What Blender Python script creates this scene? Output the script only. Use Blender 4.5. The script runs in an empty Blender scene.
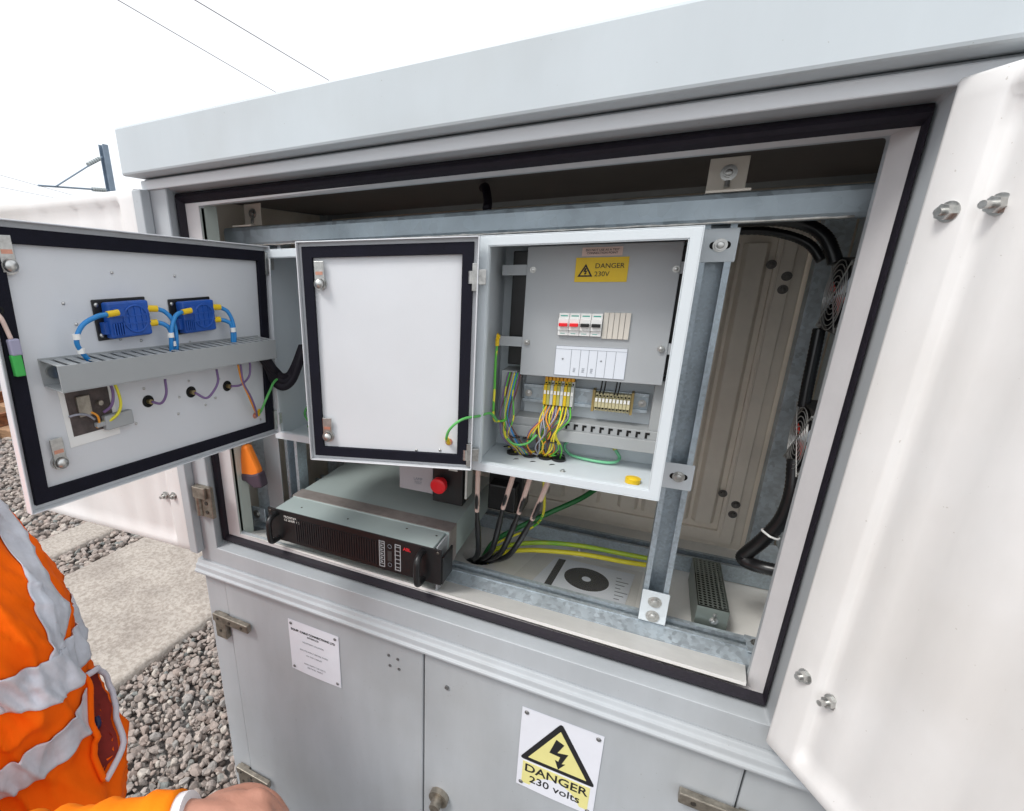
import bpy, bmesh, math, random
from mathutils import Vector as V, Matrix
random.seed(7)
scene = bpy.context.scene
COL = scene.collection

# ------------------------------------------------------------------ camera
cam_d = bpy.data.cameras.new('camera'); cam = bpy.data.objects.new('camera', cam_d); COL.objects.link(cam)
CAMP = V((0, -0.883, 1.55))
RX = V((0.88483812, 0.46549433, -0.01940455)); RD = V((0.13026095, -0.28716661, -0.94898231)); RF = V((-0.44731822, 0.83716806, -0.3147317))
m = Matrix.Identity(4)
for i in range(3):
    m[i][0] = RX[i]; m[i][1] = -RD[i]; m[i][2] = -RF[i]; m[i][3] = CAMP[i]
cam.matrix_world = m
cam_d.sensor_width = 36; cam_d.sensor_fit = 'HORIZONTAL'
cam_d.lens = 497.4585 / 1024 * 36
cam_d.shift_x = (512 - 386.556) / 1024; cam_d.shift_y = (431.28 - 405.5) / 1024
cam_d.clip_start = 0.02; cam_d.clip_end = 2000
scene.camera = cam

# ------------------------------------------------------------------ world, sun, exposure (bright overcast)
w = bpy.data.worlds.new('World'); scene.world = w; w.use_nodes = True
nt = w.node_tree; nt.nodes.clear()
SUN_EL, SUN_AZ = math.radians(52), math.radians(212)     # azimuth measured from +y towards +x
sky = nt.nodes.new('ShaderNodeTexSky'); sky.sky_type = 'NISHITA'; sky.sun_disc = False
sky.sun_elevation = SUN_EL; sky.sun_rotation = SUN_AZ; sky.air_density = 1.0; sky.dust_density = 4.0; sky.ozone_density = 1.0
hs = nt.nodes.new('ShaderNodeHueSaturation'); hs.inputs['Saturation'].default_value = 0.17; hs.inputs['Value'].default_value = 1.0
cl = nt.nodes.new('ShaderNodeMixRGB'); cl.blend_type = 'MIX'; cl.inputs[0].default_value = 0.6; cl.inputs[2].default_value = (9.4, 9.8, 10.3, 1)
bg = nt.nodes.new('ShaderNodeBackground'); bg.inputs['Strength'].default_value = 0.13
wo = nt.nodes.new('ShaderNodeOutputWorld')
nt.links.new(sky.outputs[0], hs.inputs['Color']); nt.links.new(hs.outputs[0], cl.inputs[1])
nt.links.new(cl.outputs[0], bg.inputs[0]); nt.links.new(bg.outputs[0], wo.inputs[0])
sd = bpy.data.lights.new('sun', 'SUN'); so = bpy.data.objects.new('sun', sd); COL.objects.link(so)
sd.energy = 1.5; sd.angle = math.radians(16); sd.color = (1, .97, .93)
sdir = V((math.sin(SUN_AZ) * math.cos(SUN_EL), math.cos(SUN_AZ) * math.cos(SUN_EL), math.sin(SUN_EL)))
so.rotation_euler = sdir.to_track_quat('Z', 'Y').to_euler(); so.location = (0, 0, 8)
scene.view_settings.view_transform = 'Standard'; scene.view_settings.look = 'None'
scene.view_settings.exposure = 0.35; scene.view_settings.gamma = 1

GZ = -0.45          # ground level

# ------------------------------------------------------------------ materials
MATS = {}
def mat(name, col, rough=.5, metal=0.0, bump=0.0, bscale=200., var=0.0, vscale=6., spec=.5, col2=None, detail=4, emis=None, stretch=(1, 1, 1)):
    if name in MATS: return MATS[name]
    mt = bpy.data.materials.new(name); mt.use_nodes = True; n = mt.node_tree; L = n.links
    b = n.nodes['Principled BSDF']
    b.inputs['Base Color'].default_value = (*col, 1); b.inputs['Roughness'].default_value = rough; b.inputs['Metallic'].default_value = metal
    b.inputs['Specular IOR Level'].default_value = spec
    tc = n.nodes.new('ShaderNodeTexCoord'); mp = n.nodes.new('ShaderNodeMapping'); mp.inputs['Scale'].default_value = stretch
    L.new(tc.outputs['Object'], mp.inputs[0])
    if var > 0 or col2:
        nz = n.nodes.new('ShaderNodeTexNoise'); nz.inputs['Scale'].default_value = vscale; nz.inputs['Detail'].default_value = detail + 2; nz.inputs['Roughness'].default_value = .62
        L.new(mp.outputs[0], nz.inputs['Vector'])
        rp = n.nodes.new('ShaderNodeValToRGB'); rp.color_ramp.elements[0].position = .35; rp.color_ramp.elements[1].position = .65
        c2 = col2 or tuple(max(0, c * (1 - var)) for c in col)
        rp.color_ramp.elements[0].color = (*c2, 1); rp.color_ramp.elements[1].color = (*col, 1)
        L.new(nz.outputs[0], rp.inputs[0]); L.new(rp.outputs[0], b.inputs['Base Color'])
        mr = n.nodes.new('ShaderNodeMapRange'); mr.inputs['To Min'].default_value = max(0.02, rough - .08); mr.inputs['To Max'].default_value = min(1, rough + .1)
        L.new(nz.outputs[0], mr.inputs[0]); L.new(mr.outputs[0], b.inputs['Roughness'])
    if name in ('cabinet_paint', 'door_white', 'lid_paint', 'door_inner_coat'):
        sp = n.nodes.new('ShaderNodeTexNoise'); sp.inputs['Scale'].default_value = 170; sp.inputs['Detail'].default_value = 1.5; L.new(tc.outputs['Object'], sp.inputs['Vector'])
        sq = n.nodes.new('ShaderNodeTexNoise'); sq.inputs['Scale'].default_value = 2.5; sq.inputs['Detail'].default_value = 6; L.new(tc.outputs['Object'], sq.inputs['Vector'])
        r2 = n.nodes.new('ShaderNodeValToRGB'); r2.color_ramp.elements[0].position = .76; r2.color_ramp.elements[0].color = (1, 1, 1, 1); r2.color_ramp.elements[1].position = .775; r2.color_ramp.elements[1].color = (.55, .50, .45, 1)
        r3 = n.nodes.new('ShaderNodeValToRGB'); r3.color_ramp.elements[0].position = .36; r3.color_ramp.elements[0].color = (.90, .885, .865, 1); r3.color_ramp.elements[1].position = .56; r3.color_ramp.elements[1].color = (1, 1, 1, 1)
        L.new(sp.outputs[0], r2.inputs[0]); L.new(sq.outputs[0], r3.inputs[0])
        m1 = n.nodes.new('ShaderNodeMixRGB'); m1.blend_type = 'MULTIPLY'; m1.inputs[0].default_value = 0 if name == 'door_inner_coat' else .5; L.new(rp.outputs[0], m1.inputs[1]); L.new(r2.outputs[0], m1.inputs[2])
        m2 = n.nodes.new('ShaderNodeMixRGB'); m2.blend_type = 'MULTIPLY'; m2.inputs[0].default_value = 1 if name != 'door_inner_coat' else .4; L.new(m1.outputs[0], m2.inputs[1]); L.new(r3.outputs[0], m2.inputs[2])
        L.new(m2.outputs[0], b.inputs['Base Color'])
    if bump > 0:
        nb = n.nodes.new('ShaderNodeTexNoise'); nb.inputs['Scale'].default_value = bscale; nb.inputs['Detail'].default_value = detail
        L.new(mp.outputs[0], nb.inputs['Vector'])
        bp = n.nodes.new('ShaderNodeBump'); bp.inputs['Strength'].default_value = bump; bp.inputs['Distance'].default_value = .002
        L.new(nb.outputs[0], bp.inputs['Height']); L.new(bp.outputs[0], b.inputs['Normal'])
    MATS[name] = mt; return mt

def galv(name, col, rough, scale, metal=.75):
    mt = bpy.data.materials.new(name); mt.use_nodes = True; n = mt.node_tree; L = n.links; b = n.nodes['Principled BSDF']
    tc = n.nodes.new('ShaderNodeTexCoord')
    vo = n.nodes.new('ShaderNodeTexVoronoi'); vo.inputs['Scale'].default_value = scale; L.new(tc.outputs['Object'], vo.inputs['Vector'])
    nz = n.nodes.new('ShaderNodeTexNoise'); nz.inputs['Scale'].default_value = 9; nz.inputs['Detail'].default_value = 8; L.new(tc.outputs['Object'], nz.inputs['Vector'])
    bw = n.nodes.new('ShaderNodeRGBToBW'); L.new(vo.outputs['Color'], bw.inputs[0])
    ad = n.nodes.new('ShaderNodeMath'); ad.operation = 'MULTIPLY_ADD'; ad.inputs[1].default_value = .35; L.new(bw.outputs[0], ad.inputs[0]); L.new(nz.outputs[0], ad.inputs[2])
    rp = n.nodes.new('ShaderNodeValToRGB'); rp.color_ramp.elements[0].position = .4; rp.color_ramp.elements[1].position = .9
    rp.color_ramp.elements[0].color = (*[c * .72 for c in col], 1); rp.color_ramp.elements[1].color = (*[min(1, c * 1.22) for c in col], 1)
    L.new(ad.outputs[0], rp.inputs[0]); L.new(rp.outputs[0], b.inputs['Base Color'])
    b.inputs['Metallic'].default_value = metal
    mr = n.nodes.new('ShaderNodeMapRange'); mr.inputs['To Min'].default_value = rough - .1; mr.inputs['To Max'].default_value = rough + .15
    L.new(bw.outputs[0], mr.inputs[0]); L.new(mr.outputs[0], b.inputs['Roughness'])
    bp = n.nodes.new('ShaderNodeBump'); bp.inputs['Strength'].default_value = .25; bp.inputs['Distance'].default_value = .001
    L.new(nz.outputs[0], bp.inputs['Height']); L.new(bp.outputs[0], b.inputs['Normal'])
    MATS[name] = mt; return mt

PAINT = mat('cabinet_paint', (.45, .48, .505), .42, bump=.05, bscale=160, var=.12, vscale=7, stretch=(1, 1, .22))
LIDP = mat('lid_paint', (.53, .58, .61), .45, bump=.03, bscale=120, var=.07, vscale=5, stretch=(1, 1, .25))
GRP = mat('door_white', (.79, .782, .775), .42, bump=.35, bscale=22, var=.07, vscale=9, stretch=(1, 1, .3))
CREAM = mat('cream_moulding', (.84, .77, .67), .5, bump=.2, bscale=40, var=.12, vscale=8)
LIP = mat('white_lip', (.84, .83, .80), .4, bump=.1, bscale=150, var=.1, vscale=14)
POWD = mat('powder_coat', (.63, .68, .71), .38, bump=.22, bscale=900, var=.03, vscale=10)
DOORIN = mat('door_inner_coat', (.68, .70, .73), .36, bump=.15, bscale=900, var=.03, vscale=6)
PLATE = mat('cover_plate_grey', (.40, .42, .435), .4, bump=.08, bscale=700, var=.05, vscale=8)
DUCT = mat('duct_grey_pvc', (.36, .375, .38), .5, bump=.05, bscale=300, var=.05, vscale=12)
GALV = galv('galvanised_steel', (.54, .61, .66), .42, 130, .55)
GALVD = galv('galvanised_strut', (.44, .51, .56), .42, 220, .6)
ZINC = mat('zinc_fastener', (.62, .62, .6), .3, .95, var=.3, vscale=120)
HINGE = mat('worn_hinge_steel', (.42, .38, .32), .42, .85, bump=.5, bscale=180, var=.45, vscale=50)
RUB = mat('black_rubber', (.012, .009, .016), .6, spec=.3, bump=.35, bscale=160, var=.3, vscale=60)
FOAM = mat('foam_gasket', (.010, .010, .018), .85, spec=.2, bump=.3, bscale=500, var=.25, vscale=30)
BLK = mat('black_plastic', (.012, .012, .013), .35, bump=.05, bscale=300, var=.2, vscale=30)
HOSE = mat('black_corrugated', (.010, .010, .011), .3)
DARK = mat('dark_void', (.004, .004, .004), .9)
BLUE = mat('blue_plastic', (.012, .09, .42), .38, bump=.05, bscale=200, var=.2, vscale=50)
BWIRE = mat('blue_wire', (.02, .22, .55), .35)
GWIRE = mat('green_wire', (.10, .42, .10), .4)
YG = None
YELW = mat('yellow_wire', (.70, .58, .04), .4)
YEL = mat('yellow_plastic', (.78, .52, .01), .4)
YELL = mat('yellow_enamel', (.74, .50, .012), .45, var=.05, vscale=80)
ORW = mat('orange_wire', (.75, .30, .03), .4)
PURW = mat('mauve_wire', (.17, .10, .24), .4)
BRW = mat('brown_wire', (.12, .05, .04), .4)
GRW = mat('grey_wire', (.30, .31, .36), .4)
WHITE = mat('white_plastic', (.82, .82, .80), .4)
TAGW = mat('cable_marker_sleeve', (.66, .50, .44), .5)
RED = mat('red_button', (.80, .012, .02), .35)
REDL = mat('red_label', (.85, .04, .02), .35)
GRNP = mat('green_plug', (.05, .42, .08), .45)
TXT = mat('black_ink', (.012, .012, .014), .6)
TXTG = mat('faded_grey_ink', (.22, .24, .27), .6)
TXTW = mat('white_ink', (.65, .65, .62), .6)
TXTR = mat('red_ink', (.6, .02, .03), .5)
PALEY = mat('pale_yellow_print', (.78, .73, .30), .45, var=.05, vscale=20)
SIGNW = mat('sign_white', (.76, .78, .84), .35, var=.03, vscale=30)
BEIGE = mat('terminal_beige', (.52, .47, .28), .5)
RACKG = mat('rack_case_grey', (.44, .52, .51), .45, .2, bump=.1, bscale=300, var=.06, vscale=8)
STRAP = mat('strap_steel_brown', (.40, .36, .34), .5, .5, var=.2, vscale=40)
PERF = mat('resistor_case', (.30, .34, .31), .4, .7, var=.1, vscale=20)
COPP = mat('copper_and_reflection', (.75, .38, .28), .35, .8, var=.2, vscale=100)
SKIN = mat('skin', (.50, .24, .17), .5, bump=.35, bscale=120, var=.12, vscale=25)
ORNG = mat('hi_vis_orange', (1.0, .145, .002), .85, bump=1.0, bscale=34, detail=9, var=.07, vscale=5)
ORNG.node_tree.nodes['Principled BSDF'].inputs['Specular IOR Level'].default_value = .15
REFL = mat('reflective_tape', (.70, .73, .80), .5, .05, bump=.9, bscale=45, var=.22, vscale=22)
DISC = mat('dark_disc', (.035, .035, .035), .3, .3, var=.3, vscale=60)
PAPER = mat('paper', (.86, .90, .96), .35)
HAIR = mat('dark_hair', (.03, .02, .015), .6)
TROU = mat('navy_trousers', (.02, .03, .06), .8)
BOOT = mat('black_boots', (.02, .02, .02), .5)
BAG = mat('clear_plastic_bag', (.55, .56, .55), .15)
BAG.node_tree.nodes['Principled BSDF'].inputs['Alpha'].default_value = .12
PERS = mat('amber_bag', (.85, .22, .02), .4)

def yg_material():
    mt = bpy.data.materials.new('green_yellow_wire'); mt.use_nodes = True; n = mt.node_tree; L = n.links; b = n.nodes['Principled BSDF']; b.inputs['Roughness'].default_value = .4
    tc = n.nodes.new('ShaderNodeTexCoord'); nz = n.nodes.new('ShaderNodeTexNoise'); nz.inputs['Scale'].default_value = 18
    L.new(tc.outputs['Object'], nz.inputs['Vector'])
    rp = n.nodes.new('ShaderNodeValToRGB'); rp.color_ramp.interpolation = 'CONSTANT'
    rp.color_ramp.elements[0].color = (.10, .45, .05, 1); rp.color_ramp.elements[1].position = .5; rp.color_ramp.elements[1].color = (.72, .66, .04, 1)
    L.new(nz.outputs[0], rp.inputs[0]); L.new(rp.outputs[0], b.inputs['Base Color']); MATS['yg'] = mt; return mt
YG = yg_material()

# ------------------------------------------------------------------ mesh helpers
class MB:
    def __init__(s, M=None): s.v = []; s.f = []; s.sm = []; s.M = M
    def add(s, vs, fs, smooth=False, M=None):
        M = M or s.M; o = len(s.v)
        for p in vs:
            p = V(p)
            s.v.append(tuple(M @ p) if M else tuple(p))
        for f in fs: s.f.append([o + i for i in f]); s.sm.append(smooth)
        return s
    def box(s, x0, x1, y0, y1, z0, z1, M=None):
        vs = [(x0, y0, z0), (x1, y0, z0), (x1, y1, z0), (x0, y1, z0), (x0, y0, z1), (x1, y0, z1), (x1, y1, z1), (x0, y1, z1)]
        return s.add(vs, [(0, 3, 2, 1), (4, 5, 6, 7), (0, 1, 5, 4), (1, 2, 6, 5), (2, 3, 7, 6), (3, 0, 4, 7)], M=M)
    def prism(s, poly, a, b, axis='y', M=None):
        """poly in the two other axes, extruded from a to b along axis"""
        n = len(poly)
        def P(p, t):
            return {'x': (t, p[0], p[1]), 'y': (p[0], t, p[1]), 'z': (p[0], p[1], t)}[axis]
        vs = [P(p, a) for p in poly] + [P(p, b) for p in poly]
        fs = [tuple(range(n)), tuple(range(2 * n - 1, n - 1, -1))] + [(i, (i + 1) % n, n + (i + 1) % n, n + i) for i in range(n)]
        return s.add(vs, fs, M=M)
    def ring(s, o, i, y0, y1, M=None):
        """rectangular frame o=(x0,x1,z0,z1) with hole i, thick y0..y1"""
        def R(r, y): return [(r[0], y, r[2]), (r[1], y, r[2]), (r[1], y, r[3]), (r[0], y, r[3])]
        vs = R(o, y0) + R(i, y0) + R(o, y1) + R(i, y1); fs = []
        for k in range(4):
            j = (k + 1) % 4
            fs += [(k, j, 4 + j, 4 + k), (8 + k, 12 + k, 12 + j, 8 + j), (k, 8 + k, 8 + j, j), (4 + k, 4 + j, 12 + j, 12 + k)]
        return s.add(vs, fs, M=M)
    def cyl(s, p0, p1, r, r1=None, n=16, smooth=True, M=None, caps=True):
        p0 = V(p0); p1 = V(p1); d = (p1 - p0).normalized(); r1 = r if r1 is None else r1
        a = d.orthogonal().normalized(); b = d.cross(a); vs = []
        for p, q in ((p0, r), (p1, r1)):
            for k in range(n):
                t = 2 * math.pi * k / n; vs.append(p + (a * math.cos(t) + b * math.sin(t)) * q)
        s.add(vs, [(k, (k + 1) % n, n + (k + 1) % n, n + k) for k in range(n)], smooth, M)
        if caps: s.add(vs, [tuple(range(n - 1, -1, -1)), tuple(range(n, 2 * n))], False, M)
        return s
    def tube(s, pts, r, n=8, sub=6, M=None, closed=False, rfun=None):
        P = [V(p) for p in pts]
        Q = []
        if len(P) > 2 and sub > 1:
            for i in range(len(P) - 1):
                a = P[i - 1] if i > 0 else P[0] * 2 - P[1]; b = P[i]; c = P[i + 1]; d = P[i + 2] if i + 2 < len(P) else P[-1] * 2 - P[-2]
                for k in range(sub):
                    t = k / sub; Q.append(.5 * ((2 * b) + (c - a) * t + (2 * a - 5 * b + 4 * c - d) * t * t + (3 * b - a - 3 * c + d) * t ** 3))
            Q.append(P[-1])
        else: Q = P
        if closed: Q = Q[:-1]
        vs = []; up = None; N = len(Q)
        for i, p in enumerate(Q):
            if closed: t = (Q[(i + 1) % N] - Q[i - 1]).normalized()
            else: t = (Q[min(i + 1, N - 1)] - Q[max(i - 1, 0)]).normalized()
            if up is None: up = t.orthogonal().normalized()
            up = (up - t * up.dot(t)).normalized(); b = t.cross(up)
            rr = rfun(i, N) * r if rfun else r
            for k in range(n):
                a = 2 * math.pi * k / n; vs.append(p + (up * math.cos(a) + b * math.sin(a)) * rr)
        fs = []
        for i in range(N if closed else N - 1):
            j = (i + 1) % N
            fs += [(i * n + k, i * n + (k + 1) % n, j * n + (k + 1) % n, j * n + k) for k in range(n)]
        if not closed: fs += [tuple(range(n - 1, -1, -1)), tuple(range((N - 1) * n, N * n))]
        return s.add(vs, fs, True, M)
    def dome(s, c, d, r, h, n=16, m=5, M=None):
        c = V(c); d = V(d).normalized(); a = d.orthogonal().normalized(); b = d.cross(a); vs = []
        for j in range(m):
            t = j / m * math.pi / 2
            for k in range(n):
                u = 2 * math.pi * k / n; vs.append(c + (a * math.cos(u) + b * math.sin(u)) * r * math.cos(t) + d * h * math.sin(t))
        vs.append(c + d * h); fs = [(j * n + k, j * n + (k + 1) % n, (j + 1) * n + (k + 1) % n, (j + 1) * n + k) for j in range(m - 1) for k in range(n)]
        fs += [((m - 1) * n + k, (m - 1) * n + (k + 1) % n, m * n) for k in range(n)]
        return s.add(vs, fs, True, M)
    def cut(s):
        s.spans = getattr(s, 'spans', []) + [(len(s.v), len(s.f))]; return s
    def bolt(s, p, d, r=.006, h=.005, stud=0, washer=1.7, M=None):
        p = V(p); d = V(d).normalized()
        s.cyl(p, p + d * h * .25, r * washer, n=20, M=M)
        s.cyl(p + d * h * .25, p + d * h * 1.15, r * 1.12, n=6, smooth=False, M=M)
        if stud: s.cyl(p + d * h * 1.15, p + d * (h * 1.15 + stud), r * .55, n=12, M=M)
        else: s.dome(p + d * h * 1.15, d, r * .75, h * .15, M=M)
        return s.cut()

def root(name, label, cat, loc=(0, 0, 0), group=None):
    o = bpy.data.objects.new(name, None); COL.objects.link(o); o.location = loc; o.empty_display_size = .05
    o['label'] = label; o['category'] = cat
    if group: o['group'] = group
    return o
def origin(p):
    while p is not None and p.parent is not None: p = p.parent
    return V(p.location) if p is not None else V((0, 0, 0))
def build(mb, name, mt, parent=None, bevel=0, label=None, loc=None, weld=False):
    me = bpy.data.meshes.new(name)
    org = origin(parent) if parent is not None else V(loc or (0, 0, 0))
    me.from_pydata([tuple(V(p) - org) for p in mb.v], [], mb.f)
    me.polygons.foreach_set('use_smooth', mb.sm)
    bm = bmesh.new(); bm.from_mesh(me)
    if weld: bmesh.ops.remove_doubles(bm, verts=bm.verts, dist=1e-5)
    bmesh.ops.recalc_face_normals(bm, faces=bm.faces); bm.to_mesh(me); bm.free()
    me.materials.append(mt)
    o = bpy.data.objects.new(name, me); COL.objects.link(o)
    if parent is not None: o.parent = parent
    else: o.location = org
    if bevel:
        b = o.modifiers.new('bevel', 'BEVEL'); b.width = bevel; b.segments = 2; b.limit_method = 'ANGLE'; b.angle_limit = math.radians(40)
    if label: o['label'] = label
    return o
def build_each(mb, name, mt, parent=None, bevel=0):
    v0 = f0 = 0; out = []
    for v1, f1 in mb.spans:
        q = MB(); q.v = mb.v[v0:v1]; q.f = [[i - v0 for i in f] for f in mb.f[f0:f1]]; q.sm = mb.sm[f0:f1]
        out.append(build(q, name, mt, parent, bevel)); v0, f0 = v1, f1
    return out
def tagged(o, label, cat, group=None, kind=None):
    if label: o['label'] = label
    if cat: o['category'] = cat
    if group: o['group'] = group
    if kind: o['kind'] = kind
    return o
def text(s, name, size, p, ex, ey, mt, parent, align='CENTER', th=.0004, sx=1.0, bold=0.0, spacing=1.0):
    cu = bpy.data.curves.new(name, 'FONT'); cu.body = s; cu.size = size; cu.align_x = align; cu.align_y = 'CENTER'; cu.extrude = th; cu.offset = bold; cu.resolution_u = 3; cu.space_line = spacing
    t = bpy.data.objects.new(name, cu); COL.objects.link(t)
    dg = bpy.context.evaluated_depsgraph_get(); me = bpy.data.meshes.new_from_object(t.evaluated_get(dg))
    bpy.data.objects.remove(t); bpy.data.curves.remove(cu)
    ex = V(ex).normalized(); ey = V(ey).normalized(); ez = ex.cross(ey)
    org = origin(parent); p = V(p)
    for v in me.vertices: v.co = p + ex * v.co.x * sx + ey * v.co.y + ez * v.co.z - org
    me.materials.clear(); me.materials.append(mt)
    o = bpy.data.objects.new(name, me); COL.objects.link(o); o.parent = parent
    return o
def frameM(p0, d, n):
    d = V(d).normalized(); n = V(n).normalized(); M = Matrix.Identity(4)
    for i in range(3): M[i][0] = d[i]; M[i][1] = n[i]; M[i][2] = (0, 0, 1)[i]; M[i][3] = p0[i]
    return M

# ------------------------------------------------------------------ setting: ground
gm = mat('ballast_bed', (.20, .185, .175), .9, bump=1, bscale=40, var=.5, vscale=25)
g = MB().add([(-600, -600, GZ - .045), (600, -600, GZ - .045), (600, 900, GZ - .045), (-600, 900, GZ - .045)], [(0, 1, 2, 3)])
tagged(build(g, 'ground', gm), None, None, kind='structure')

def stone_material():
    mt = bpy.data.materials.new('ballast_stone'); mt.use_nodes = True; n = mt.node_tree; L = n.links; b = n.nodes['Principled BSDF']
    ge = n.nodes.new('ShaderNodeNewGeometry'); rp = n.nodes.new('ShaderNodeValToRGB'); e = rp.color_ramp.elements
    e[0].color = (.24, .21, .19, 1); e[1].position = 1; e[1].color = (.50, .46, .41, 1)
    for p, c in ((.15, (.27, .225, .20)), (.3, (.34, .295, .265)), (.42, (.38, .33, .30)), (.55, (.28, .265, .25)), (.60, (.21, .23, .22)), (.64, (.38, .325, .29)), (.85, (.31, .25, .22))):
        k = e.new(p); k.color = (*c, 1)
    L.new(ge.outputs['Random Per Island'], rp.inputs[0])
    tc = n.nodes.new('ShaderNodeTexCoord'); nz = n.nodes.new('ShaderNodeTexNoise'); nz.inputs['Scale'].default_value = 70; nz.inputs['Detail'].default_value = 6
    L.new(tc.outputs['Object'], nz.inputs['Vector'])
    mx = n.nodes.new('ShaderNodeMixRGB'); mx.blend_type = 'MULTIPLY'; mx.inputs[0].default_value = .6
    r2 = n.nodes.new('ShaderNodeValToRGB'); r2.color_ramp.elements[0].position = .3; r2.color_ramp.elements[0].color = (.5, .5, .5, 1); r2.color_ramp.elements[1].position = .6; r2.color_ramp.elements[1].color = (1.15, 1.12, 1.1, 1)
    L.new(nz.outputs[0], r2.inputs[0]); L.new(rp.outputs[0], mx.inputs[1]); L.new(r2.outputs[0], mx.inputs[2]); L.new(mx.outputs[0], b.inputs['Base Color'])
    b.inputs['Roughness'].default_value = .85
    bp = n.nodes.new('ShaderNodeBump'); bp.inputs['Strength'].default_value = .5; bp.inputs['Distance'].default_value = .003; L.new(nz.outputs[0], bp.inputs['Height']); L.new(bp.outputs[0], b.inputs['Normal'])
    return mt
def ico(sub):
    bm = bmesh.new(); bmesh.ops.create_icosphere(bm, subdivisions=sub, radius=1)
    vs = [v.co.copy() for v in bm.verts]; fs = [[v.index for v in f.verts] for f in bm.faces]; bm.free(); return vs, fs
def stones(regions):
    shapes = []
    for k in range(14):
        vs, fs = ico(2)
        cuts = [(V((random.gauss(0, 1), random.gauss(0, 1), random.gauss(0, 1))).normalized(), random.uniform(.45, .8)) for _ in range(9)]
        out = []
        for v in vs:
            p = v.copy()
            for c, h in cuts:
                t = p.dot(c)
                if t > h: p -= c * (t - h)
            out.append(p)
        shapes.append((out, fs))
    lo = []
    for k in range(8):
        vs, fs = ico(1); lo.append(([v * random.uniform(.7, 1.1) for v in vs], fs))
    VV = []; FF = []
    for (x0, x1, y0, y1, step, rmin, rmax, lod) in regions:
        x = x0
        while x < x1:
            y = y0
            while y < y1:
                for layer in range(2):
                    vs, fs = random.choice(shapes if lod else lo)
                    r = rmin + (rmax - rmin) * random.random() ** 2
                    sc = (r * random.uniform(.8, 1.35), r * random.uniform(.7, 1.05), r * random.uniform(.5, .85))
                    R = Matrix.Rotation(random.uniform(0, 6.28), 3, 'Z') @ Matrix.Rotation(random.gauss(0, .45), 3, 'X') @ Matrix.Rotation(random.gauss(0, .45), 3, 'Y')
                    c = V((x + random.uniform(-.6, .6) * step, y + random.uniform(-.6, .6) * step, GZ - .03 + layer * .018 + random.uniform(-.006, .01)))
                    o = len(VV)
                    for v in vs: VV.append(tuple(R @ V((v.x * sc[0], v.y * sc[1], v.z * sc[2])) + c))
                    FF += [[o + i for i in f] for f in fs]
                y += step
            x += step
    mb = MB(); mb.v = VV; mb.f = FF; mb.sm = [False] * len(FF)
    return mb
st = stones([(-2.26, -1.0, -.75, 1.0, .0285, .010, .029, 1), (-3.80, -3.22, -.3, 2.4, .048, .02, .040, 1), (-6.3, -3.98, 0.2, 3.6, .065, .026, .042, 0), (-7.2, -6.3, 0.8, 4.2, .09, .03, .05, 0), (-2.6, -1.2, -2.2, -.75, .06, .02, .03, 0)])
me = bpy.data.meshes.new('gravel'); me.from_pydata(st.v, [], st.f); me.materials.append(stone_material())
go = bpy.data.objects.new('gravel', me); COL.objects.link(go)
tagged(go, 'loose grey and brown railway ballast beside the concrete slabs', 'gravel', kind='stuff')

# concrete slabs
def slab_material():
    mt = bpy.data.materials.new('rough_concrete'); mt.use_nodes = True; n = mt.node_tree; L = n.links; b = n.nodes['Principled BSDF']; b.inputs['Roughness'].default_value = .9
    tc = n.nodes.new('ShaderNodeTexCoord')
    nz = n.nodes.new('ShaderNodeTexNoise'); nz.inputs['Scale'].default_value = 2.2; nz.inputs['Detail'].default_value = 10; nz.inputs['Roughness'].default_value = .7; L.new(tc.outputs['Object'], nz.inputs['Vector'])
    n2 = n.nodes.new('ShaderNodeTexNoise'); n2.inputs['Scale'].default_value = 46; n2.inputs['Detail'].default_value = 5; n2.inputs['Roughness'].default_value = .65; L.new(tc.outputs['Object'], n2.inputs['Vector'])
    r1 = n.nodes.new('ShaderNodeValToRGB'); r1.color_ramp.elements[0].position = .35; r1.color_ramp.elements[0].color = (.30, .262, .230, 1); r1.color_ramp.elements[1].position = .62; r1.color_ramp.elements[1].color = (.43, .385, .340, 1)
    L.new(nz.outputs[0], r1.inputs[0])
    r2 = n.nodes.new('ShaderNodeValToRGB'); r2.color_ramp.elements[0].position = .40; r2.color_ramp.elements[0].color = (.68, .65, .62, 1); r2.color_ramp.elements[1].position = .58; r2.color_ramp.elements[1].color = (1.1, 1.1, 1.1, 1)
    L.new(n2.outputs[0], r2.inputs[0])
    mx = n.nodes.new('ShaderNodeMixRGB'); mx.blend_type = 'MULTIPLY'; mx.inputs[0].default_value = .75; L.new(r1.outputs[0], mx.inputs[1]); L.new(r2.outputs[0], mx.inputs[2]); L.new(mx.outputs[0], b.inputs['Base Color'])
    bp = n.nodes.new('ShaderNodeBump'); bp.inputs['Strength'].default_value = .9; bp.inputs['Distance'].default_value = .006; L.new(n2.outputs[0], bp.inputs['Height']); L.new(bp.outputs[0], b.inputs['Normal'])
    MATS['slab'] = mt; return mt
SLAB = slab_material()
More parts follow.
